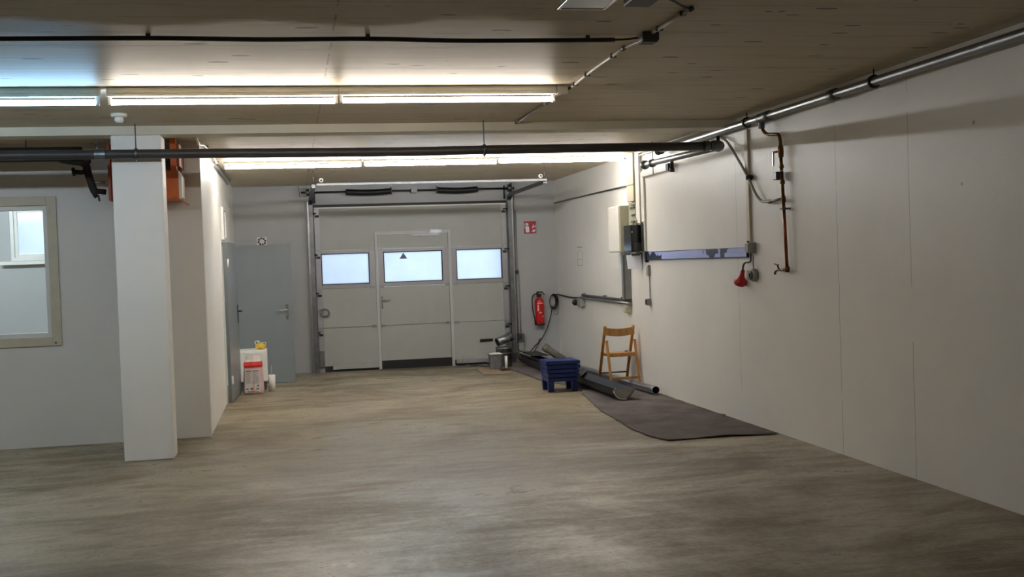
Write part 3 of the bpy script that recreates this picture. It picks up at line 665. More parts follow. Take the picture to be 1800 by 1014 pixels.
# cabinet, black device, paper, trunking
cb = thing('distribution_cabinet', 'cream electrical cabinet on the right wall behind the black device', 'cabinet', (4.09, 13.5, 1.67))
MB().box(4.02, 13.36, 1.665, XR-.001, 13.86, 2.245).build('body', mat('cream_cabinet', (206, 204, 186), .45, var=.03), cb, bevel=.005)
MB().box(4.008, 13.37, 1.675, 4.0195, 13.85, 2.235).build('door', M['white'], cb, bevel=.003)
plab(MB().lathe([(0, 0), (.034, 0), (.034, .018), (.02, .02), (.018, .035), (0, .035)], (4.12, 13.359, 1.78), (0, -1, 0), 14).box(4.112, 13.31, 1.78, 4.128, 13.325, 1.845).build('switch_knob', M['redpl'], cb), 'red rotary main switch')
cr = thing('charger_unit', 'glossy black device with steel side bracket above the white paper', 'device', (4.08, 12.95, 1.66))
MB().box(4.022, 12.92, 1.668, XR-.004, 13.22, 1.985).build('case', M['gloss_black'], cr, bevel=.008)
MB().box(4.05, 12.905, 1.672, 4.15, 12.9195, 1.77).build('front_cover', M['dgrey'], cr, bevel=.006)
MB().box(4.14, 12.80, 1.66, XR-.001, 12.90, 2.0).build('side_bracket', M['galv_dull'], cr)
MB().box(4.03, 12.9, 1.652, 4.12, 13.1, 1.667).build('base_shelf', M['dgrey'], cr)
MB().tube([(4.08, 13.0, 1.986), (4.08, 13.0, 2.06)], .007, 8).tube([(4.12, 13.0, 1.986), (4.12, 13.0, 2.06)], .007, 8).build('cable_stub', M['grey'], cr)
MB().lathe([(0, 0), (.008, 0), (0, .004)], (4.035, 12.92, 1.90), (0, -1, 0), 8).build('indicator', M['white'], cr)
ct = thing('fuse_panel', 'small grey panel with switches above the black device', 'panel', (4.15, 13.2, 2.0))
MB().box(4.13, 13.06, 1.99, XR-.003, 13.34, 2.27).build('back_plate', mat('grey_green_panel', (156, 158, 142), .5), ct, bevel=.004)
for z in (2.02, 2.10, 2.19, 2.22): MB().box(4.118, 13.08, z, 4.1295, 13.18+.1*random.random(), z+.022).build('switch', M['dgrey'], ct)
td = thing('vertical_duct', 'wide white cable duct rising from the black device to the ceiling', 'cable duct', (4.14, 13, 2.3))
MB().box(4.11, 13.05, 2.28, XR-.002, 13.32, HC-.002).build('duct', M['cream'], td, bevel=.003)
MB().box(4.105, 13.045, 2.48, XR-.0025, 13.325, 2.49).build('joint_strip', M['grey'], td)
tag(MB().box(4.13, 12.89, 2.005, XR-.002, 13.035, HC-.002).build('vertical_duct', M['white'], bevel=.003), 'narrow grey-white cable duct next to the wide one near the back tubes', 'cable duct')
tag(MB().box(4.145, 12.77, 2.02, XR-.002, 12.87, 2.60).build('vertical_duct', M['white'], bevel=.003), 'flat white duct strip running down to the black device bracket', 'cable duct')
tag(MB().box(4.145, 12.775, 1.665, XR-.002, 12.795, 2.015).build('vertical_strip', M['white']), 'thin white strip running down beside the black device bracket', 'strip')
hd = thing('short_duct', 'short horizontal white duct with a black end under the lower pipe', 'cable duct', (4.14, 12.2, 2.55))
MB().box(4.12, 11.86, 2.545, XR-.0005, 12.765, 2.61).build('duct', M['white'], hd, bevel=.003)
MB().box(4.115, 11.78, 2.535, XR-.0015, 11.858, 2.62).build('end_piece', M['black'], hd)
pp = thing('paper_holder', 'white sheet of paper hanging below the black device on the right wall', 'paper', (4.05, 12.95, 1.46))
MB().prism([(3.945, 12.89, 1.625), (4.13, 12.89, 1.63), (4.105, 12.775, 1.462), (3.925, 12.775, 1.458)], (0, .004, 0)).build('sheet', M['paper'], pp)
MB().box(4.01, 12.87, 1.616, 4.11, 12.895, 1.645).build('hanging_clip', M['dgrey'], pp)
MB().box(4.11, 12.962, 1.47, XR-.003, 13.02, 1.65).build('backing', M['black'], pp)
ld = thing('lower_duct', 'grey steel duct going down from cabinet to the socket rail', 'cable duct', (4.13, 13.5, 1.07))
MB().box(4.09, 13.44, 1.075, XR-.002, 13.60, 1.66).build('duct', mat('grey_steel_duct', (138, 140, 138), .4, .2), ld, bevel=.003)
MB().box(4.072, 13.44, 1.075, 4.089, 13.475, 1.63).build('edge_strip', M['galv_dull'], ld)
sr = thing('socket_rail', 'grey steel conduit pair on the right wall between cable coil and duct', 'conduit', (4.14, 14.8, 1.03))
MB().tube([(4.135, 13.43, 1.058), (4.135, 15.75, 1.072)], .016, 10).build('conduit_tube', M['dgrey'], sr)
MB().tube([(4.13, 13.43, 1.02), (4.13, 15.75, 1.035)], .019, 10).build('conduit_tube', M['galv'], sr)
for y in (13.75, 14.6, 15.7): MB().box(4.12, y-.012, 1.075, XR-.001, y+.012, 1.095).build('clip', M['dgrey'], sr)
tag(MB().tube([(4.13, 15.76, 1.035), (4.14, 16.3, 1.020), (4.14, 16.8, 1.03), (4.145, 17.2, 1.045), (4.12, 17.32, 1.045)], .012, 8, smooth=4).build('wall_cable', M['black']), 'black cable along the right wall running into the back corner', 'cable')
ps = thing('wall_socket', 'grey wall socket with a black plug under the steel conduit pair', 'socket', (4.12, 15.95, .95))
MB().box(4.09, 15.72, .905, XR-.001, 15.90, 1.015).build('body', M['grey'], ps, bevel=.008)
MB().box(4.085, 15.74, 1.016, XR-.002, 15.88, 1.03).build('lid', M['grey'], ps)
MB().lathe([(0, 0), (.012, .0), (.03, .05), (.045, .09), (.045, .11), (0, .11)], (4.10, 16.10, .97), (-.1, -1, -.1), 14).build('plug', M['black'], ps)
s2 = thing('wall_socket', 'small beige wall socket below the grey steel duct', 'socket', (4.14, 13.5, .91))
MB().box(4.11, 13.46, .90, XR-.001, 13.62, .99).build('body', M['cream'], s2, bevel=.008)
MB().box(4.102, 13.475, .915, 4.1095, 13.605, .975).build('lid', M['cream'], s2)
s3 = thing('light_switch', 'grey light switch under a thin cable right of the paper', 'switch', (4.15, 12.72, 1.03))
MB().box(4.12, 12.665, 1.02, XR-.001, 12.745, 1.10).build('body', M['grey'], s3, bevel=.006)
MB().box(4.11, 12.675, 1.03, 4.1195, 12.735, 1.09).build('rocker', M['dgrey'], s3, bevel=.003)
MB().tube([(4.16, 12.69, 1.101), (4.16, 12.69, 1.37)], .006, 8).build('cable', M['grey'], s3)
tag(MB().box(4.135, 12.665, 1.372, XR-.001, 12.735, 1.50).build('small_switch_box', M['grey'], bevel=.005), 'small grey box at the top of the thin cable right of the paper', 'box')
tag(MB().tube([(4.155, 13.30, 2.492), (4.155, 17.38, 2.505)], .011, 8).build('wall_conduit', M['galv_dull']), 'thin grey conduit high on the far end of the right wall', 'conduit')
tag(MB().tube([(4.158, 13.46, 2.503), (4.158, 13.46, HC-.003)], .007, 8).build('wall_conduit', M['white']), 'thin white vertical conduit rising beside the wide cable duct', 'conduit')
om = MB()
for p, q in (((15.80, 1.500), (16.08, 1.502)), ((15.80, 1.50), (15.80, 1.68)), ((16.08, 1.50), (16.08, 1.68)), ((15.80, 1.59), (16.08, 1.592)), ((15.80, 1.68), (15.87, 1.72)), ((16.08, 1.68), (16.01, 1.72)), ((15.87, 1.72), (15.88, 1.745)), ((16.01, 1.72), (16.0, 1.745))):
    om.bar((XR-.0008, p[0], p[1]), (XR-.0008, q[0], q[1]), .005, .0014, up=(1, 0, 0))
for i in range(6): om.bar((XR-.0008, 15.79+i*.05, 1.766+.006*(i % 2)), (XR-.0008, 15.83+i*.05, 1.778-.006*(i % 2)), .009, .0014, up=(1, 0, 0))
tag(om.build('pencil_outline', M['mark']), 'faint pencil outline of a bottle shape on the right wall near the back', 'drawing')

# ------------------------------------------------------------------ end wall fittings
es = thing('fire_sign', 'square red fire extinguisher sign on the end wall', 'sign', (3.75, YB, 2.03))
MB().box(3.652, YB-.006, 2.032, 3.848, YB-.001, 2.226).build('plate', mat('sign_red', (168, 20, 26), .35, var=.05), es)
sy = YB-.0075
wm = M['paper']
s = MB(); s.prism([(3.675, sy, 2.05), (3.735, sy, 2.05), (3.735, sy, 2.135), (3.718, sy, 2.150), (3.692, sy, 2.150), (3.675, sy, 2.135)], (0, .0014, 0))
s.prism([(3.682, sy, 2.16), (3.722, sy, 2.16), (3.724, sy, 2.19), (3.682, sy, 2.205)], (0, .0014, 0)); s.bar((3.668, sy+.0007, 2.20), (3.668, sy+.0007, 2.11), .007, .0014, up=(0, 1, 0))
s.build('extinguisher_symbol', wm, es)
s = MB()
for pts in ([(3.765, 2.05), (3.79, 2.06), (3.815, 2.05), (3.838, 2.075), (3.832, 2.105), (3.815, 2.085), (3.80, 2.10), (3.785, 2.075)], [(3.775, 2.11), (3.80, 2.12), (3.815, 2.145), (3.808, 2.18), (3.79, 2.15)], [(3.822, 2.12), (3.838, 2.13), (3.838, 2.175), (3.826, 2.15)]):
    s.prism([(x, sy, z) for x, z in pts], (0, .0014, 0))
s.build('flame_symbol', wm, es)
fx, fy = 3.835, YB-.10
fe = thing('fire_extinguisher', 'red fire extinguisher with black hose on the end wall', 'fire extinguisher', (fx, fy, .57))
MB().lathe([(0, .0), (.06, .0), (.072, .018), (.074, .05), (.074, .37), (.066, .405), (.04, .43), (.022, .435), (.022, .455), (0, .455)], (fx, fy, .575), (0, 0, 1), 24).build('cylinder', M['red'], fe)
MB().lathe([(.0745, 0), (.0765, 0), (.0765, .022), (.0745, .022)], (fx, fy, .578), (0, 0, 1), 24).build('foot_ring', M['black'], fe)
MB().box(fx-.03, fy-.03, 1.026, fx+.03, fy+.03, 1.07).bar((fx-.03, fy, 1.10), (fx+.055, fy-.01, 1.095), .03, .022).bar((fx+.05, fy-.01, 1.10), (fx+.085, fy-.01, 1.05), .028, .012).bar((fx-.02, fy, 1.05), (fx-.03, fy, 1.10), .03, .03).build('valve_head', M['black'], fe)
MB().tube([(fx-.03, fy, 1.065), (fx-.085, fy-.01, 1.06), (fx-.115, fy-.015, 1.0), (fx-.118, fy-.015, .88), (fx-.10, fy-.02, .75), (fx-.082, fy-.03, .66)], .010, 8, smooth=5).build('hose', M['black'], fe)
MB().lathe([(.011, 0), (.014, .02), (.017, .09), (.0, .09)], (fx-.084, fy-.03, .67), (.12, 0, -1), 10).build('nozzle', M['black'], fe)
def wraplab(x0, x1, z0, z1):
    n = 6; rr = .0752; pts = []
    a = [math.asin(x0/rr)+(math.asin(x1/rr)-math.asin(x0/rr))*i/n for i in range(n+1)]
    mb = MB()
    for u, v in zip(a, a[1:]):
        mb.prism([(fx+rr*math.sin(u), fy-rr*math.cos(u), z0), (fx+rr*math.sin(v), fy-rr*math.cos(v), z0), (fx+rr*math.sin(v), fy-rr*math.cos(v), z1), (fx+rr*math.sin(u), fy-rr*math.cos(u), z1)], (0, .0012, 0))
    return mb
lb = mat('pale_print', (222, 176, 170), .5)
mb = wraplab(-.045, -.025, .80, .90)
wraplab(-.045, .05, .915, .93).build('instruction_print', lb, fe); mb.build('instruction_print', lb, fe); wraplab(-.02, .02, .765, .785).build('instruction_print', lb, fe); wraplab(.03, .048, .70, .73).build('instruction_print', lb, fe)
MB().box(fx-.02, fy+.075, .80, fx+.02, YB-.001, .98).build('wall_bracket', M['galv_dull'], fe)
# coiled cable in the corner
cc = thing('coiled_cable', 'black cable coiled up in the back corner and hanging to the floor', 'cable', (4.0, YB-.06, .1))
mb = MB()
for k in range(4):
    r1, r2 = .06+.008*k, .10+.006*k; cx = 4.065+.004*k
    mb.tube([(cx+r1*.8*math.cos(a), YB-.05-.012*k, .94+r2*math.sin(a)) for a in [i*2*PI/20 for i in range(21)]], .007, 6)
mb.build('coil', M['black'], cc)
MB().box(4.03, YB-.09, .845, 4.09, YB-.035, .868).build('tie', M['dgrey'], cc)
MB().tube([(4.05, YB-.06, .845), (4.02, YB-.06, .70), (3.95, YB-.06, .50), (3.85, YB-.07, .34), (3.75, YB-.08, .25), (3.66, YB-.10, .16), (3.60, YB-.16, .13)], .008, 8, smooth=5).build('lead', M['black'], cc)
MB().tube([(3.85, YB-.07, .345), (3.80, YB-.09, .28), (3.72, YB-.11, .16), (3.66, YB-.18, .13)], .007, 8, smooth=5).build('lead', M['black'], cc)
MB().lathe([(.010, 0), (.014, .0), (.014, .06), (.010, .06)], (3.855, YB-.07, .36), (-.6, 0, -.55), 8).build('connector', M['dgrey'], cc)
MB().tube([(4.12, YB-.02, 1.04), (4.09, YB-.03, 1.05), (4.07, YB-.05, 1.03)], .010, 8, smooth=3).build('hanging_hook', M['dgrey'], cc)
tag(MB().tube([(4.10, YB-.006, .75), (4.10, YB-.02, .73), (4.14, YB-.02, .73), (4.155, YB-.02, .78)], .004, 6, smooth=3).build('wire_bracket', M['dgrey']), 'small bent wire bracket on the end wall below the cable coil', 'bracket')
dc = thing('door_controller', 'dark grey controller box on the end wall right of the door track', 'control box', (3.5, YB-.05, .2))
MB().box(3.478, YB-.10, .315, 3.575, YB-.003, .45).build('control_unit', M['dgrey'], dc, bevel=.006)
MB().box(3.482, YB-.09, .19, 3.565, YB-.003, .313).build('cable_box', M['grey'], dc, bevel=.006)
MB().box(3.488, YB-.105, .36, 3.535, YB-.1005, .44).build('front_plate', M['black'], dc)
MB().lathe([(.04, 0), (.035, .12), (.05, .18)], (3.53, YB-.06, .005), (0, 0, 1), 14).build('foot', M['cream'], dc)
pc = thing('wall_conduit_pair', 'two thin grey conduits running down to the controller box', 'conduit', (3.5, YB-.02, .5))
MB().tube([(3.495, YB-.016, .452), (3.495, YB-.016, 2.78)], .010, 8).build('conduit_tube', M['grey'], pc)
MB().tube([(3.54, YB-.015, .452), (3.54, YB-.015, 1.43), (3.52, YB-.015, 1.50), (3.52, YB-.015, 2.40)], .008, 8).build('conduit_tube', M['grey'], pc)
MB().lathe([(0, 0), (.03, 0), (.03, .02), (0, .02)], (3.505, YB-.028, 1.43), (0, -1, 0), 12).build('clip', M['dgrey'], pc)
tag(MB().box(3.445, YB-.05, 2.42, 3.475, YB-.003, 2.85).build('wall_angle', M['white'], bevel=.003), 'white vertical profile on the end wall beside the right door track', 'profile')
rs = thing('wall_plaque', 'small white plaque with a dark dotted ring above the grey door', 'sign', (-.42, YB, 1.97))
MB().box(-.495, YB-.006, 1.955, -.345, YB-.001, 2.10).build('plate', M['white'], rs)
mb = MB()
for k in range(8):
    a = k*2*PI/8+.2; cx, cz, r_ = -.42+.05*math.cos(a), 2.035+.048*math.sin(a), .017
    mb.prism([(cx+r_*math.cos(b_*PI/4), YB-.0075, cz+r_*math.sin(b_*PI/4)) for b_ in range(8)], (0, .0014, 0))
mb.build('dotted_ring', M['inkblue'], rs)
tag(MB().bar((.152, YB-.006, 2.86), (.175, YB-.006, 2.68), .008, .008).build('hook_rod', M['dgrey']), 'short dark rod hanging on the end wall left of the springs', 'rod')

# conduit along the top of the left side wall
lc = thing('side_conduit', 'pale conduit along the top of the left side wall', 'conduit', (XL+.02, 13, 2.83))
MB().tube([(-.80, 10.55, 2.83), (-.795, 10.62, 2.80), (-.80, 10.80, 2.79), (-.80, 11.05, 2.812), (-.79, 11.3, 2.835), (-.785, 11.7, 2.84), (-.785, 13.2, 2.84)], .011, 10, smooth=4).build('conduit_tube', M['white'], lc)
MB().tube([(-.785, 13.2, 2.84), (-.79, 15.95, 2.84)], .011, 10).build('conduit_tube', M['galv'], lc)
MB().tube([(-.812, 13.25, 2.80), (-.812, 15.9, 2.80)], .011, 10).build('conduit_tube', M['galv'], lc)
for y in (11.6, 13.25, 14.4, 15.9): MB().box(-.815, y-.012, 2.851, -.765, y+.012, HC-.001).build('clip', M['dgrey'], lc)
MB().lathe([(0, 0), (.022, 0), (.022, .02), (0, .02)], (-.80, 10.55, 2.845), (0, 0, 1), 10).build('end_cap', M['black'], lc)

# ------------------------------------------------------------------ orange heater and lagged pipes behind the column
hx0, hx1, hy0, hy1 = -1.60, -.99, 10.75, YP-.005
ht = thing('unit_heater', 'orange hot air unit heater mounted high behind the column', 'heater', (-1.3, 11, 2.28))
MB().box(hx0+.02, hy0, 2.285, hx1, hy1, 2.55).build('lower_casing', M['orange'], ht, bevel=.006)
MB().box(hx0-.004, hy0-.03, 2.283, hx0+.018, hy1, 2.80).build('side_cheek', M['dorange'], ht)
MB().box(-1.055, hy0, 2.552, -1.0, hy0+.05, 2.845).build('front_post', M['orange'], ht)
MB().box(-.998, hy0+.01, 2.59, -.975, hy1, 2.80).build('side_panel', M['dorange'], ht)
MB().prism([(-.989, hy0, 2.285), (-.989, hy0, 2.55), (-.965, hy0+.04, 2.50), (-.965, hy0+.04, 2.30)], (0, .3, 0)).build('side_vane', M['cream'], ht)
MB().bar((-1.0, hy0+.01, 2.282), (-.945, hy0-.02, 2.25), .01, .2, up=(0, 1, 0)).build('air_flap', M['orange'], ht)
MB().box(hx0+.02, hy1-.1, 2.552, -1.0, hy1, 2.80).build('fan_box', M['dgrey'], ht)
MB().lathe([(0, 0), (.2, 0), (.2, .03), (0, .03)], (-1.3, hy1-.13, 2.68), (0, 1, 0), 20).build('fan', M['dgrey'], ht)
ip = thing('lagged_pipe', 'thick black lagged pipes and valves feeding the orange heater', 'pipe', (-2.0, 10.75, 2.4))
MB().tube([(-5.0, 10.75, 2.735), (-2.05, 10.75, 2.735), (-1.95, 10.75, 2.73), (-1.85, 10.75, 2.72), (-1.80, 10.75, 2.68), (-1.795, 10.75, 2.63)], .045, 12, smooth=4).build('upper_lagging', M['insul'], ip)
MB().tube([(-5.0, 10.62, 2.665), (-2.1, 10.62, 2.665), (-2.0, 10.64, 2.655), (-1.92, 10.66, 2.64), (-1.83, 10.70, 2.63), (-1.80, 10.74, 2.61)], .030, 12, smooth=4).build('lower_lagging', M['insul'], ip)
MB().tube([(-1.795, 10.75, 2.63), (-1.785, 10.75, 2.56), (-1.76, 10.75, 2.46), (-1.735, 10.75, 2.38), (-1.71, 10.75, 2.345)], .034, 12, smooth=3).build('valve_body', M['insul'], ip)
MB().tube([(-1.79, 10.75, 2.55), (-1.85, 10.74, 2.545), (-1.895, 10.73, 2.55)], .022, 10).lathe([(0, 0), (.04, 0), (.04, .02), (0, .02)], (-1.91, 10.73, 2.55), (1, 0, .1), 12).build('hand_wheel', M['insul'], ip)
MB().tube([(-1.735, 10.75, 2.375), (-1.68, 10.76, 2.37), (-1.64, 10.78, 2.365)], .026, 10).build('feed_branch', M['insul'], ip)
plab(MB().tube([(-1.75, 10.75, 2.45), (-1.64, 10.78, 2.452)], .014, 10).build('return_branch', M['galv'], ip), 'bare metal branch')
for x in (-4.4, -3.2, -2.3): MB().tube([(x, 10.75, 2.775), (x, 10.75, HC-.0005)], .005, 6).build('hanging_rod', M['galv_dull'], ip)
MB().tube([(-1.712, 10.75, 2.34), (-1.735, 10.74, 2.32)], .018, 8).tube([(-1.70, 10.75, 2.34), (-1.69, 10.75, 2.28)], .008, 8).build('drain_cock', M['insul'], ip)

# ------------------------------------------------------------------ things beside the grey doors
wb = thing('white_box', 'white box unit on thin dark legs in front of the open grey door', 'box', (-.55, 15.45, 0))
MB().box(-.73, 15.22, .118, -.365, 15.62, .54).build('casing', M['white'], wb, bevel=.012)
MB().box(-.715, 15.212, .13, -.40, 15.2195, .515).build('front_panel', M['whitepaint'], wb, bevel=.005)
for x in (-.70, -.40):
    for y in (15.26, 15.58): MB().box(x-.012, y-.012, 0, x+.012, y+.012, .117).build('leg', M['dgrey'], wb)
MB().box(-.70, 15.25, .06, -.40, 15.27, .075).build('stretcher', M['dgrey'], wb)
# yellow crumpled bag
yb = thing('yellow_bag', 'crumpled yellow plastic bag on top of the white box', 'bag', (-.44, 15.35, .541))
def blob(c, r, seed, n=14, m=9, amp=.25):
    rd = random.Random(seed); mb = MB(); rings = []
    for i in range(m+1):
        th = PI*i/m; ring = []
        for k in range(n):
            a = 2*PI*k/n; q = 1+amp*(rd.random()-.5)*2*math.sin(th)
            ring.append(mb.b.verts.new((c[0]+r[0]*q*math.sin(th)*math.cos(a), c[1]+r[1]*q*math.sin(th)*math.sin(a), max(c[2]-r[2], c[2]-r[2]*q*math.cos(th)) )))
        rings.append(ring)
    for a, b_ in zip(rings, rings[1:]):
        for k in range(n): mb.b.faces.new((a[k], a[(k+1) % n], b_[(k+1) % n], b_[k]))
    bmesh.ops.remove_doubles(mb.b, verts=mb.b.verts, dist=1e-4)
    return mb
blob((-.445, 15.36, .583), (.068, .06, .041), 3).build('bag_body', M['yellow'], yb)
MB().tube([(-.50, 15.34, .60), (-.515, 15.33, .64), (-.49, 15.33, .655), (-.47, 15.34, .62)], .006, 6, smooth=4).tube([(-.46, 15.34, .61), (-.475, 15.33, .66), (-.45, 15.33, .64), (-.43, 15.35, .625), (-.38, 15.35, .63), (-.375, 15.35, .60)], .006, 6, smooth=4).build('bag_handle', M['clearbag'], yb)
# paper sack
pk = thing('cement_sack', 'open red and white paper sack standing before the white box', 'sack', (-.535, 14.9, 0))
def loft(secs, m=None):
    mb = MB(); rings = [[mb.b.verts.new(p) for p in s_] for s_ in secs]
    n = len(rings[0])
    for a, b_ in zip(rings, rings[1:]):
        for k in range(n): mb.b.faces.new((a[k], a[(k+1) % n], b_[(k+1) % n], b_[k]))
    mb.b.faces.new(rings[0][::-1]); mb.b.faces.new(rings[-1]); return mb
def sec(x0, x1, y0, y1, z, bulge=.012):
    xm, ym = (x0+x1)/2, (y0+y1)/2
    return [(x0, y0, z), (xm, y0-bulge, z), (x1, y0, z), (x1+bulge*.6, ym, z), (x1, y1, z), (xm, y1+bulge, z), (x0, y1, z), (x0-bulge*.6, ym, z)]
loft([sec(-.65, -.425, 14.80, 14.96, .001), sec(-.655, -.42, 14.79, 14.97, .05, .02), sec(-.65, -.42, 14.795, 14.965, .22, .02), sec(-.645, -.425, 14.80, 14.955, .345)]).build('sack_body', M['sackside'], pk, bevel=.008)
plab(loft([sec(-.645, -.425, 14.80, 14.955, .346), sec(-.648, -.420, 14.795, 14.955, .375, .016), sec(-.64, -.428, 14.81, 14.94, .42)]).build('red_band', M['sackred'], pk), 'red band below the torn opening')
rd = random.Random(5)
top = [(p[0]+.012*(rd.random()-.5), p[1], p[2]+.04*(rd.random()-.4)) for p in sec(-.61, -.45, 14.83, 14.93, .49)]
plab(loft([sec(-.635, -.435, 14.815, 14.935, .421), sec(-.615, -.445, 14.83, 14.925, .45, .016), top]).build('torn_top', M['dust'], pk), 'dusty white torn top')
MB().prism([(-.645, 14.7755, .03), (-.445, 14.7755, .03), (-.452, 14.7765, .325), (-.638, 14.7765, .325)], (0, -.002, 0)).build('printed_panel', M['sack'], pk)
pr = MB(); yy = 14.7725
pr.box(-.63, yy, .30, -.555, yy+.0008, .312); pr.box(-.545, yy, .30, -.465, yy+.0008, .312)
for i in range(13):
    z = .285-i*.012
    pr.box(-.63, yy, z, -.56-.02*rd.random(), yy+.0008, z+.003); pr.box(-.545, yy, z, -.49+.03*rd.random(), yy+.0008, z+.003)
pr.box(-.49, yy, .10, -.468, yy+.0008, .122)
for x0, x1, h in ((-.63, -.60, .03), (-.575, -.53, .035), (-.505, -.465, .022)): pr.box(x0, yy, .065, x1, yy+.0008, .065+h*.6)
pr.box(-.62, yy, .036, -.47, yy+.0008, .044)
pr.build('print', M['ink'], pk)
tbh = thing('toilet_brush', 'white toilet brush holder with thin handle beside the white box', 'brush holder', (-.31, 15.05, 0))
MB().lathe([(0, 0), (.038, 0), (.046, .215), (.042, .215), (.036, .02), (0, .02)], (-.308, 15.05, .001), (0, 0, 1), 24).build('holder', M['white'], tbh)
MB().tube([(-.308, 15.05, .025), (-.309, 15.05, .34)], .006, 8).lathe([(0, 0), (.02, .0), (.024, .03), (.02, .07), (0, .08)], (-.308, 15.05, .025), (0, 0, 1), 12).build('brush', M['grey'], tbh)

# ------------------------------------------------------------------ clutter in the right back corner
# felt mat: grid surface with gentle folds, ragged edge
def felt():
    edge_l = [(16.95, 3.10), (15.7, 3.15), (14.6, 3.19), (13.6, 3.40), (13.05, 3.395), (12.9, 3.34), (12.2, 3.24), (11.2, 3.11), (10.4, 3.07), (9.95, 3.035), (9.5, 3.06), (9.22, 3.12)]
    def xl(y):
        for (a, xa), (b_, xb) in zip(edge_l, edge_l[1:]):
            if b_ <= y <= a: return xb+(xa-xb)*(y-b_)/(a-b_)
        return edge_l[-1][1]
    rd = random.Random(11); mb = MB(); rows = []; ny, nx = 110, 18
    for j in range(ny+1):
        y = 9.16+(16.6-9.16)*j/ny; row = []
        x0 = xl(max(y, 9.22))+.012*(rd.random()-.5); x1 = 4.125+.02*(rd.random()-.5)
        for i in range(nx+1):
            t_ = i/nx; x = x0+(x1-x0)*t_
            z = .0065+.002*math.sin(5*x+1.3*y)+.0012*math.sin(11*y+3*x)
            d = (y-(10.42+.10*math.sin(3*x)))/.035
            if x > 3.3: z += .016*math.exp(-d*d)
            d = (y-(10.85-.3*(x-3.2)))/.03
            if x < 3.75: z += .012*math.exp(-d*d)
            yy = y + (0.03*math.sin(4*x)+.02*(1-t_) if j == 0 else 0)
            if j == 0: z = .012+.006*math.sin(9*x)
            row.append(mb.b.verts.new((x, yy, z)))
        rows.append(row)
    for a, b_ in zip(rows, rows[1:]):
        for i in range(nx):
            f = mb.b.faces.new((a[i], a[i+1], b_[i+1], b_[i])); f.smooth = True
    o = mb.build('felt_mat', M['felt']); md = o.modifiers.new('thickness', 'SOLIDIFY'); md.thickness = .005; md.offset = -1
    return tag(o, 'grey brown felt mat spread on the floor along the right wall', 'mat')
felt()
# wooden folding chair seen from behind
ch = thing('folding_chair', 'wooden folding chair standing at the right wall behind the steel tube', 'chair', (3.93, 13.35, 0))
def post(x0, x1, side):
    MB().bar((x1, 13.18, .765), (x0, 13.56, .022), .024, .034, up=(1, 0, 0)).build('long_leg', M['wood'], ch, bevel=.003)
post(3.735, 3.735, -1); post(4.095, 4.095, 1)
for x in (3.762, 4.122):
    MB().bar((x, 13.235, .585), (x, 13.06, .022), .020, .032, up=(1, 0, 0)).build('rear_leg', M['wood'], ch, bevel=.003)
mb = MB(); secs = []
for i in range(9):
    t_ = i/8; x = 3.722+t_*.386; y = 13.195-.022*math.sin(PI*t_)-.004
    secs.append([(x, y-.008, .655-.018*math.sin(PI*t_)), (x, y+.008, .655-.018*math.sin(PI*t_)), (x, y+.004, .748-.018*math.sin(PI*t_)), (x, y-.012, .748-.018*math.sin(PI*t_))])
loft(secs).build('backrest', M['wood'], ch, bevel=.002)
for k in range(5):
    y = 13.20+k*.075
    MB().box(3.775 if k else 3.75, y, .415-.004*k, 4.108 if k else 4.11, y+.062, .432-.004*k).build('seat_slat', M['wood'], ch, bevel=.003)
for x in (3.79, 4.09): MB().box(x-.009, 13.19, .385, x+.009, 13.60, .412).build('seat_rail', M['woodd'], ch)
MB().box(3.77, 13.168, .385, 4.11, 13.186, .432).build('seat_back_edge', M['wood'], ch, bevel=.002)
MB().tube([(3.74, 13.485, .165), (4.09, 13.485, .165)], .010, 8).build('stretcher', M['woodd'], ch)
MB().box(3.765, 13.055, .118, 4.12, 13.072, .148).build('stretcher', M['wood'], ch)
MB().lathe([(0, 0), (.022, 0), (.018, .014), (0, .016)], (4.03, 13.30, .433), (0, 0, 1), 10).build('wing_nut', M['galv_dull'], ch)
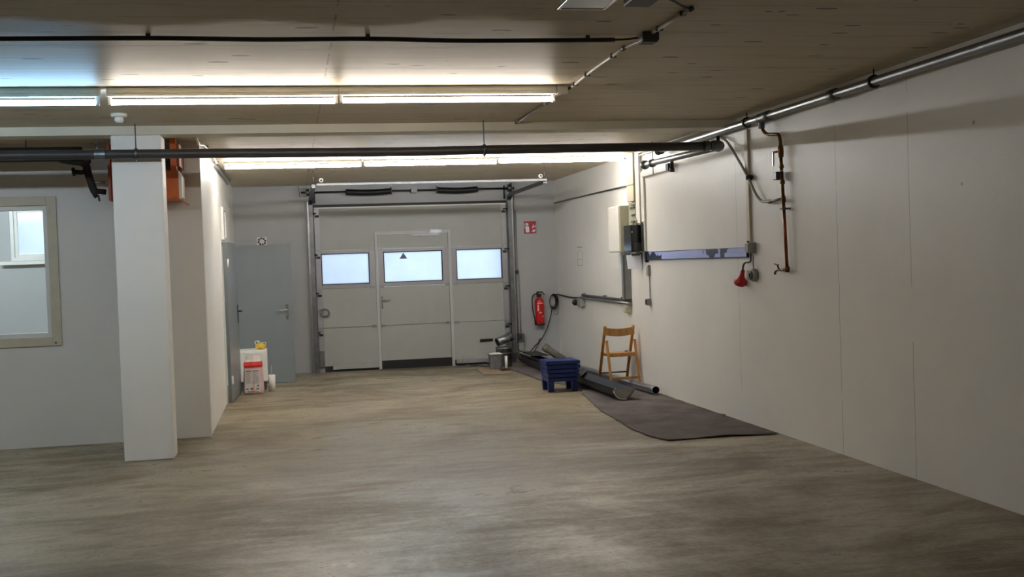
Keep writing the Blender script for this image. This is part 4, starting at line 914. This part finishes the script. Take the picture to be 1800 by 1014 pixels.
# stack of blue plastic trays
cx0, cx1, cy0, cy1 = 2.995, 3.36, 13.13, 13.48
names = ['lowest blue plastic step stool of the stack, with its four legs showing', 'second blue plastic step stool from the bottom of the stack', 'middle blue plastic step stool of the stack of five', 'fourth blue plastic step stool from the bottom of the stack', 'topmost blue plastic step stool of the stack near the felt mat']
for k in range(5):
    z0 = .125+k*.052; e = .006*k; dx = (-.006, .004, -.003, .005, -.004)[k]
    st = thing('step_stool', names[k], 'stool', ((cx0+cx1)/2, (cy0+cy1)/2, 0 if k == 0 else z0), 'stacked blue step stools')
    x0, x1, y0, y1 = cx0-e+dx, cx1+e+dx, cy0-e, cy1+e
    ringz(MB(), x0, y0, x1, y1, .012, z0, z0+.044).build('skirt', M['blue'], st, bevel=.004)
    tp = MB(); tp.box(x0+.012, y0+.012, z0+.030, x1-.012, y1-.012, z0+.040)
    if k == 4:
        tp.box(x0+.02, y0+.02, z0+.040, x1-.02, y1-.02, z0+.048)
    tp.build('top_plate', M['blue'], st, bevel=.003)
    if k == 4: MB().box(x0+.19, y1-.11, z0+.0485, x0+.29, y1-.07, z0+.051).build('grip_slot', M['black'], st)
    for i, (ax, sx) in enumerate(((x0, -1), (x1, 1))):
        for ay, sy_ in ((y0, -1), (y1, 1)):
            w = .072 if k == 0 else .05
            lx0, lx1 = (ax-.006, ax+w) if sx < 0 else (ax-w, ax+.006)
            ly0, ly1 = (ay-.006, ay+w*.8) if sy_ < 0 else (ay-w*.8, ay+.006)
            if k == 0:
                tpz = lambda z, f: [(lx0+f*(1 if sx < 0 else .4), ly0+f, z), (lx1-f*(1 if sx > 0 else .4), ly0+f, z), (lx1-f, ly1-f, z), (lx0+f, ly1-f, z)]
                loft([tpz(.001, .008), tpz(z0-.001, 0)]).build('leg', M['blue'], st, bevel=.004)
            else:
                mbx = MB(); fx0 = (ax-.005) if sx < 0 else ax+.0005; fy0 = (ay-.005) if sy_ < 0 else ay+.0005
                mbx.box(lx0, fy0, z0+.002, lx1, fy0+.0045, z0+.040); mbx.box(fx0, ly0, z0+.002, fx0+.0045, ly1, z0+.040)
                mbx.build('corner_rib', M['blue'], st)
# galvanised tube
tb = thing('steel_tube', 'long galvanised steel tube lying on the felt mat along the wall', 'tube', (4.0, 14, .01))
p0, p1 = Vector((4.04, 12.22, .066)), Vector((3.88, 16.3, .066))
d = (p1-p0); L = d.length
MB().lathe([(.046, 0), (.0465, .001), (.0465, L), (.043, L), (.043, .02), (.043, 0), (.046, 0)], p0, d, 28).build('tube_wall', M['tube_steel'], tb)
for s_ in (.75, 1.15, 1.9): MB().lathe([(.0468, 0), (.0478, .002), (.0478, .012), (.0468, .014)], p0+d.normalized()*s_, d, 24).build('joint_bead', M['galv_dull'], tb)
# gutters
def gutter(name, label, y0, y1, x_off, z_off, prof, dx=0):
    th = thing(name, label, 'gutter', (3.6+x_off, (y0+y1)/2, z_off))
    mb = MB(); a, b_ = [], []
    for px, pz in prof: a.append((3.6+x_off+px, y0, z_off+pz)); b_.append((3.6+x_off+px+dx, y1, z_off+pz))
    A = [mb.b.verts.new(p) for p in a]; B = [mb.b.verts.new(p) for p in b_]
    for i in range(len(A)-1): mb.b.faces.new((A[i], A[i+1], B[i+1], B[i]))
    o = mb.build('channel', M['bronze'], th); md = o.modifiers.new('sheet', 'SOLIDIFY'); md.thickness = .003; md.offset = 0
    return th
prof = [(-.125, .118), (-.15, .128), (-.152, .10), (-.135, .055), (-.10, .018), (-.06, .004), (.0, .004), (.055, .05), (.108, .112), (.116, .106)]
gt = gutter('rain_gutter', 'long dark metal gutter lying on the felt mat with shiny end', 11.92, 16.9, 0, .022, prof, -.07)
MB().prism([(3.6+x*.96, 11.945, .024+z*.97) for x, z in [(-.13, .098), (-.09, .022), (-.05, .010), (.0, .010), (.05, .055), (.102, .108)]], (0, .003, 0)).build('end_plate', M['bright_in'], gt)
MB().tube([(3.475, 11.93, .146), (3.452, 11.925, .125), (3.47, 11.92, .075), (3.505, 11.92, .04), (3.545, 11.92, .024), (3.60, 11.92, .023)], .008, 8, smooth=3).build('end_bead', M['steel'], gt)
gutter('rain_gutter', 'second dark metal gutter lying inside the long one, ending behind the step stools', 13.9, 16.85, -.01, .075, [(-.10, .10), (-.115, .105), (-.115, .08), (-.08, .03), (-.03, .012), (.03, .03), (.09, .09)], -.07)
gutter('rain_gutter', 'short dark metal gutter piece at the back wall end of the long one', 16.1, 17.0, -.04, .186, [(-.14, .03), (-.12, .01), (.10, .0), (.13, .012)], -.01)
# grey drain pipe leaning in the corner
dpn = thing('drain_pipe', 'grey plastic drain pipe with socket end leaning on the corner clutter', 'pipe', (3.85, 16.75, .15))
q0, q1 = Vector((3.755, 16.72, .275)), Vector((4.02, 16.55, .070))
dd = q1-q0
MB().lathe([(.05, 0), (.062, 0), (.062, .07), (.055, .085), (.055, dd.length), (.05, dd.length), (.05, .02)], q0, dd, 24).build('pipe_wall', M['pvc'], dpn)
MB().lathe([(.0625, .055), (.066, .055), (.066, .068), (.0625, .068)], q0, dd, 24).build('socket_ring', M['pvc'], dpn)
# cardboard, bucket, metal container, duct bend, white tube, rag
tag(MB().prism([(2.615, 15.56, .003), (3.03, 15.58, .003), (3.09, 16.58, .003), (2.655, 16.5, .003)], (0, 0, .012)).build('cardboard_sheet', M['card']), 'flat brown cardboard sheet on the floor under the grey bucket', 'cardboard')
bk = thing('bucket', 'dirty grey bucket standing on the brown cardboard', 'bucket', (2.92, 16.3, .016))
def rsq(cx, cy, w, z):
    r_ = .3; return [(cx-w, cy-w*(1-r_), z), (cx-w*(1-r_), cy-w, z), (cx+w*(1-r_), cy-w, z), (cx+w, cy-w*(1-r_), z), (cx+w, cy+w*(1-r_), z), (cx+w*(1-r_), cy+w, z), (cx-w*(1-r_), cy+w, z), (cx-w, cy+w*(1-r_), z)]
loft([rsq(2.92, 16.3, .085, .016), rsq(2.92, 16.3, .096, .215)]).build('pail', M['bucketgrey'], bk, bevel=.004)
loft([rsq(2.92, 16.3, .104, .2155), rsq(2.92, 16.3, .104, .238)]).build('rim', M['bucketgrey'], bk)
plab(loft([rsq(2.92, 16.3, .094, .2385), rsq(2.93, 16.3, .06, .252)]).build('powder_filling', M['dust'], bk), 'pale dusty filling')
tag(MB().lathe([(0, 0), (.020, 0), (.022, .195), (.019, .195), (.018, .01), (0, .01)], (3.052, 16.15, .016), (0, 0, 1), 14).build('white_tube', M['white']), 'slim white plastic tube standing beside the grey bucket', 'tube')
mc = thing('metal_pail', 'shiny galvanised pail behind the grey bucket near the door track', 'pail', (3.14, 16.75, 0))
MB().lathe([(0, 0), (.115, 0), (.12, .02), (.125, .27), (.13, .275), (.13, .285), (.12, .285), (.112, .03), (0, .03)], (3.14, 16.78, .002), (0, 0, 1), 26).build('pail_wall', M['galv'], mc)
MB().lathe([(.1255, .20), (.129, .205), (.1255, .21)], (3.14, 16.78, .002), (0, 0, 1), 26).build('bead', M['galv'], mc)
MB().lathe([(0, .286), (.128, .286), (.128, .298), (0, .302)], (3.14, 16.78, .002), (0, 0, 1), 26).build('lid', M['galv_dull'], mc)
db = thing('duct_bend', 'short galvanised duct piece lying tilted on top of the shiny pail', 'duct', (3.13, 16.75, .31))
b0, b1 = Vector((3.03, 16.72, .375)), Vector((3.27, 16.80, .455))
e = b1-b0
MB().lathe([(.063, 0), (.066, 0), (.066, e.length), (.063, e.length), (.063, 0)], b0, e, 24).build('duct_wall', M['galv'], db)
for s_ in (.03, .2): MB().lathe([(.0665, 0), (.069, .004), (.0665, .008)], b0+e.normalized()*s_, e, 24).build('bead', M['galv'], db)
MB().lathe([(.0665, .0), (.072, .0), (.072, .05), (.0665, .05)], b1-e.normalized()*.05, e, 24).build('collar', M['galv_dull'], db)
tag(blob((2.985, 15.98, .033), (.07, .05, .016), 9, amp=.45).build('rag', M['rag']), 'crumpled brown rag on the cardboard in front of the bucket', 'rag')
fc = thing('floor_cable', 'loose grey cable lying on the floor in front of the door', 'cable', (2.7, 17.0, 0))
MB().tube([(2.40, 17.05, .011), (2.52, 17.02, .011), (2.66, 17.0, .011), (2.76, 17.08, .011), (2.72, 17.18, .011), (2.60, 17.16, .011)], .009, 8, smooth=5).tube([(2.74, 17.2, .011), (2.80, 16.95, .011), (2.88, 16.75, .011), (2.98, 16.62, .011)], .008, 8, smooth=5).build('cable_loop', M['galv_dull'], fc)
MB().box(2.46, 17.17, .001, 2.72, 17.21, .022).build('cable_connector', M['black'], fc)
tag(MB().box(2.94, 17.12, .001, 3.02, 17.20, .04).build('floor_block', M['black'], bevel=.005), 'small black rubber block on the floor behind the bucket', 'block')

# ------------------------------------------------------------------ daylight and colour management
w = bpy.data.worlds.new('overcast_sky'); bpy.context.scene.world = w; w.use_nodes = True
bg = w.node_tree.nodes['Background']; bg.inputs[0].default_value = (.66, .82, 1.0, 1); bg.inputs[1].default_value = 1.12
sc = bpy.context.scene
sc.view_settings.view_transform = 'Standard'; sc.view_settings.look = 'None'; sc.view_settings.gamma = 1
sc.view_settings.exposure = 1.28
sc.view_settings.use_curve_mapping = False
sc.cycles.max_bounces = 10; sc.cycles.diffuse_bounces = 6; sc.cycles.glossy_bounces = 4
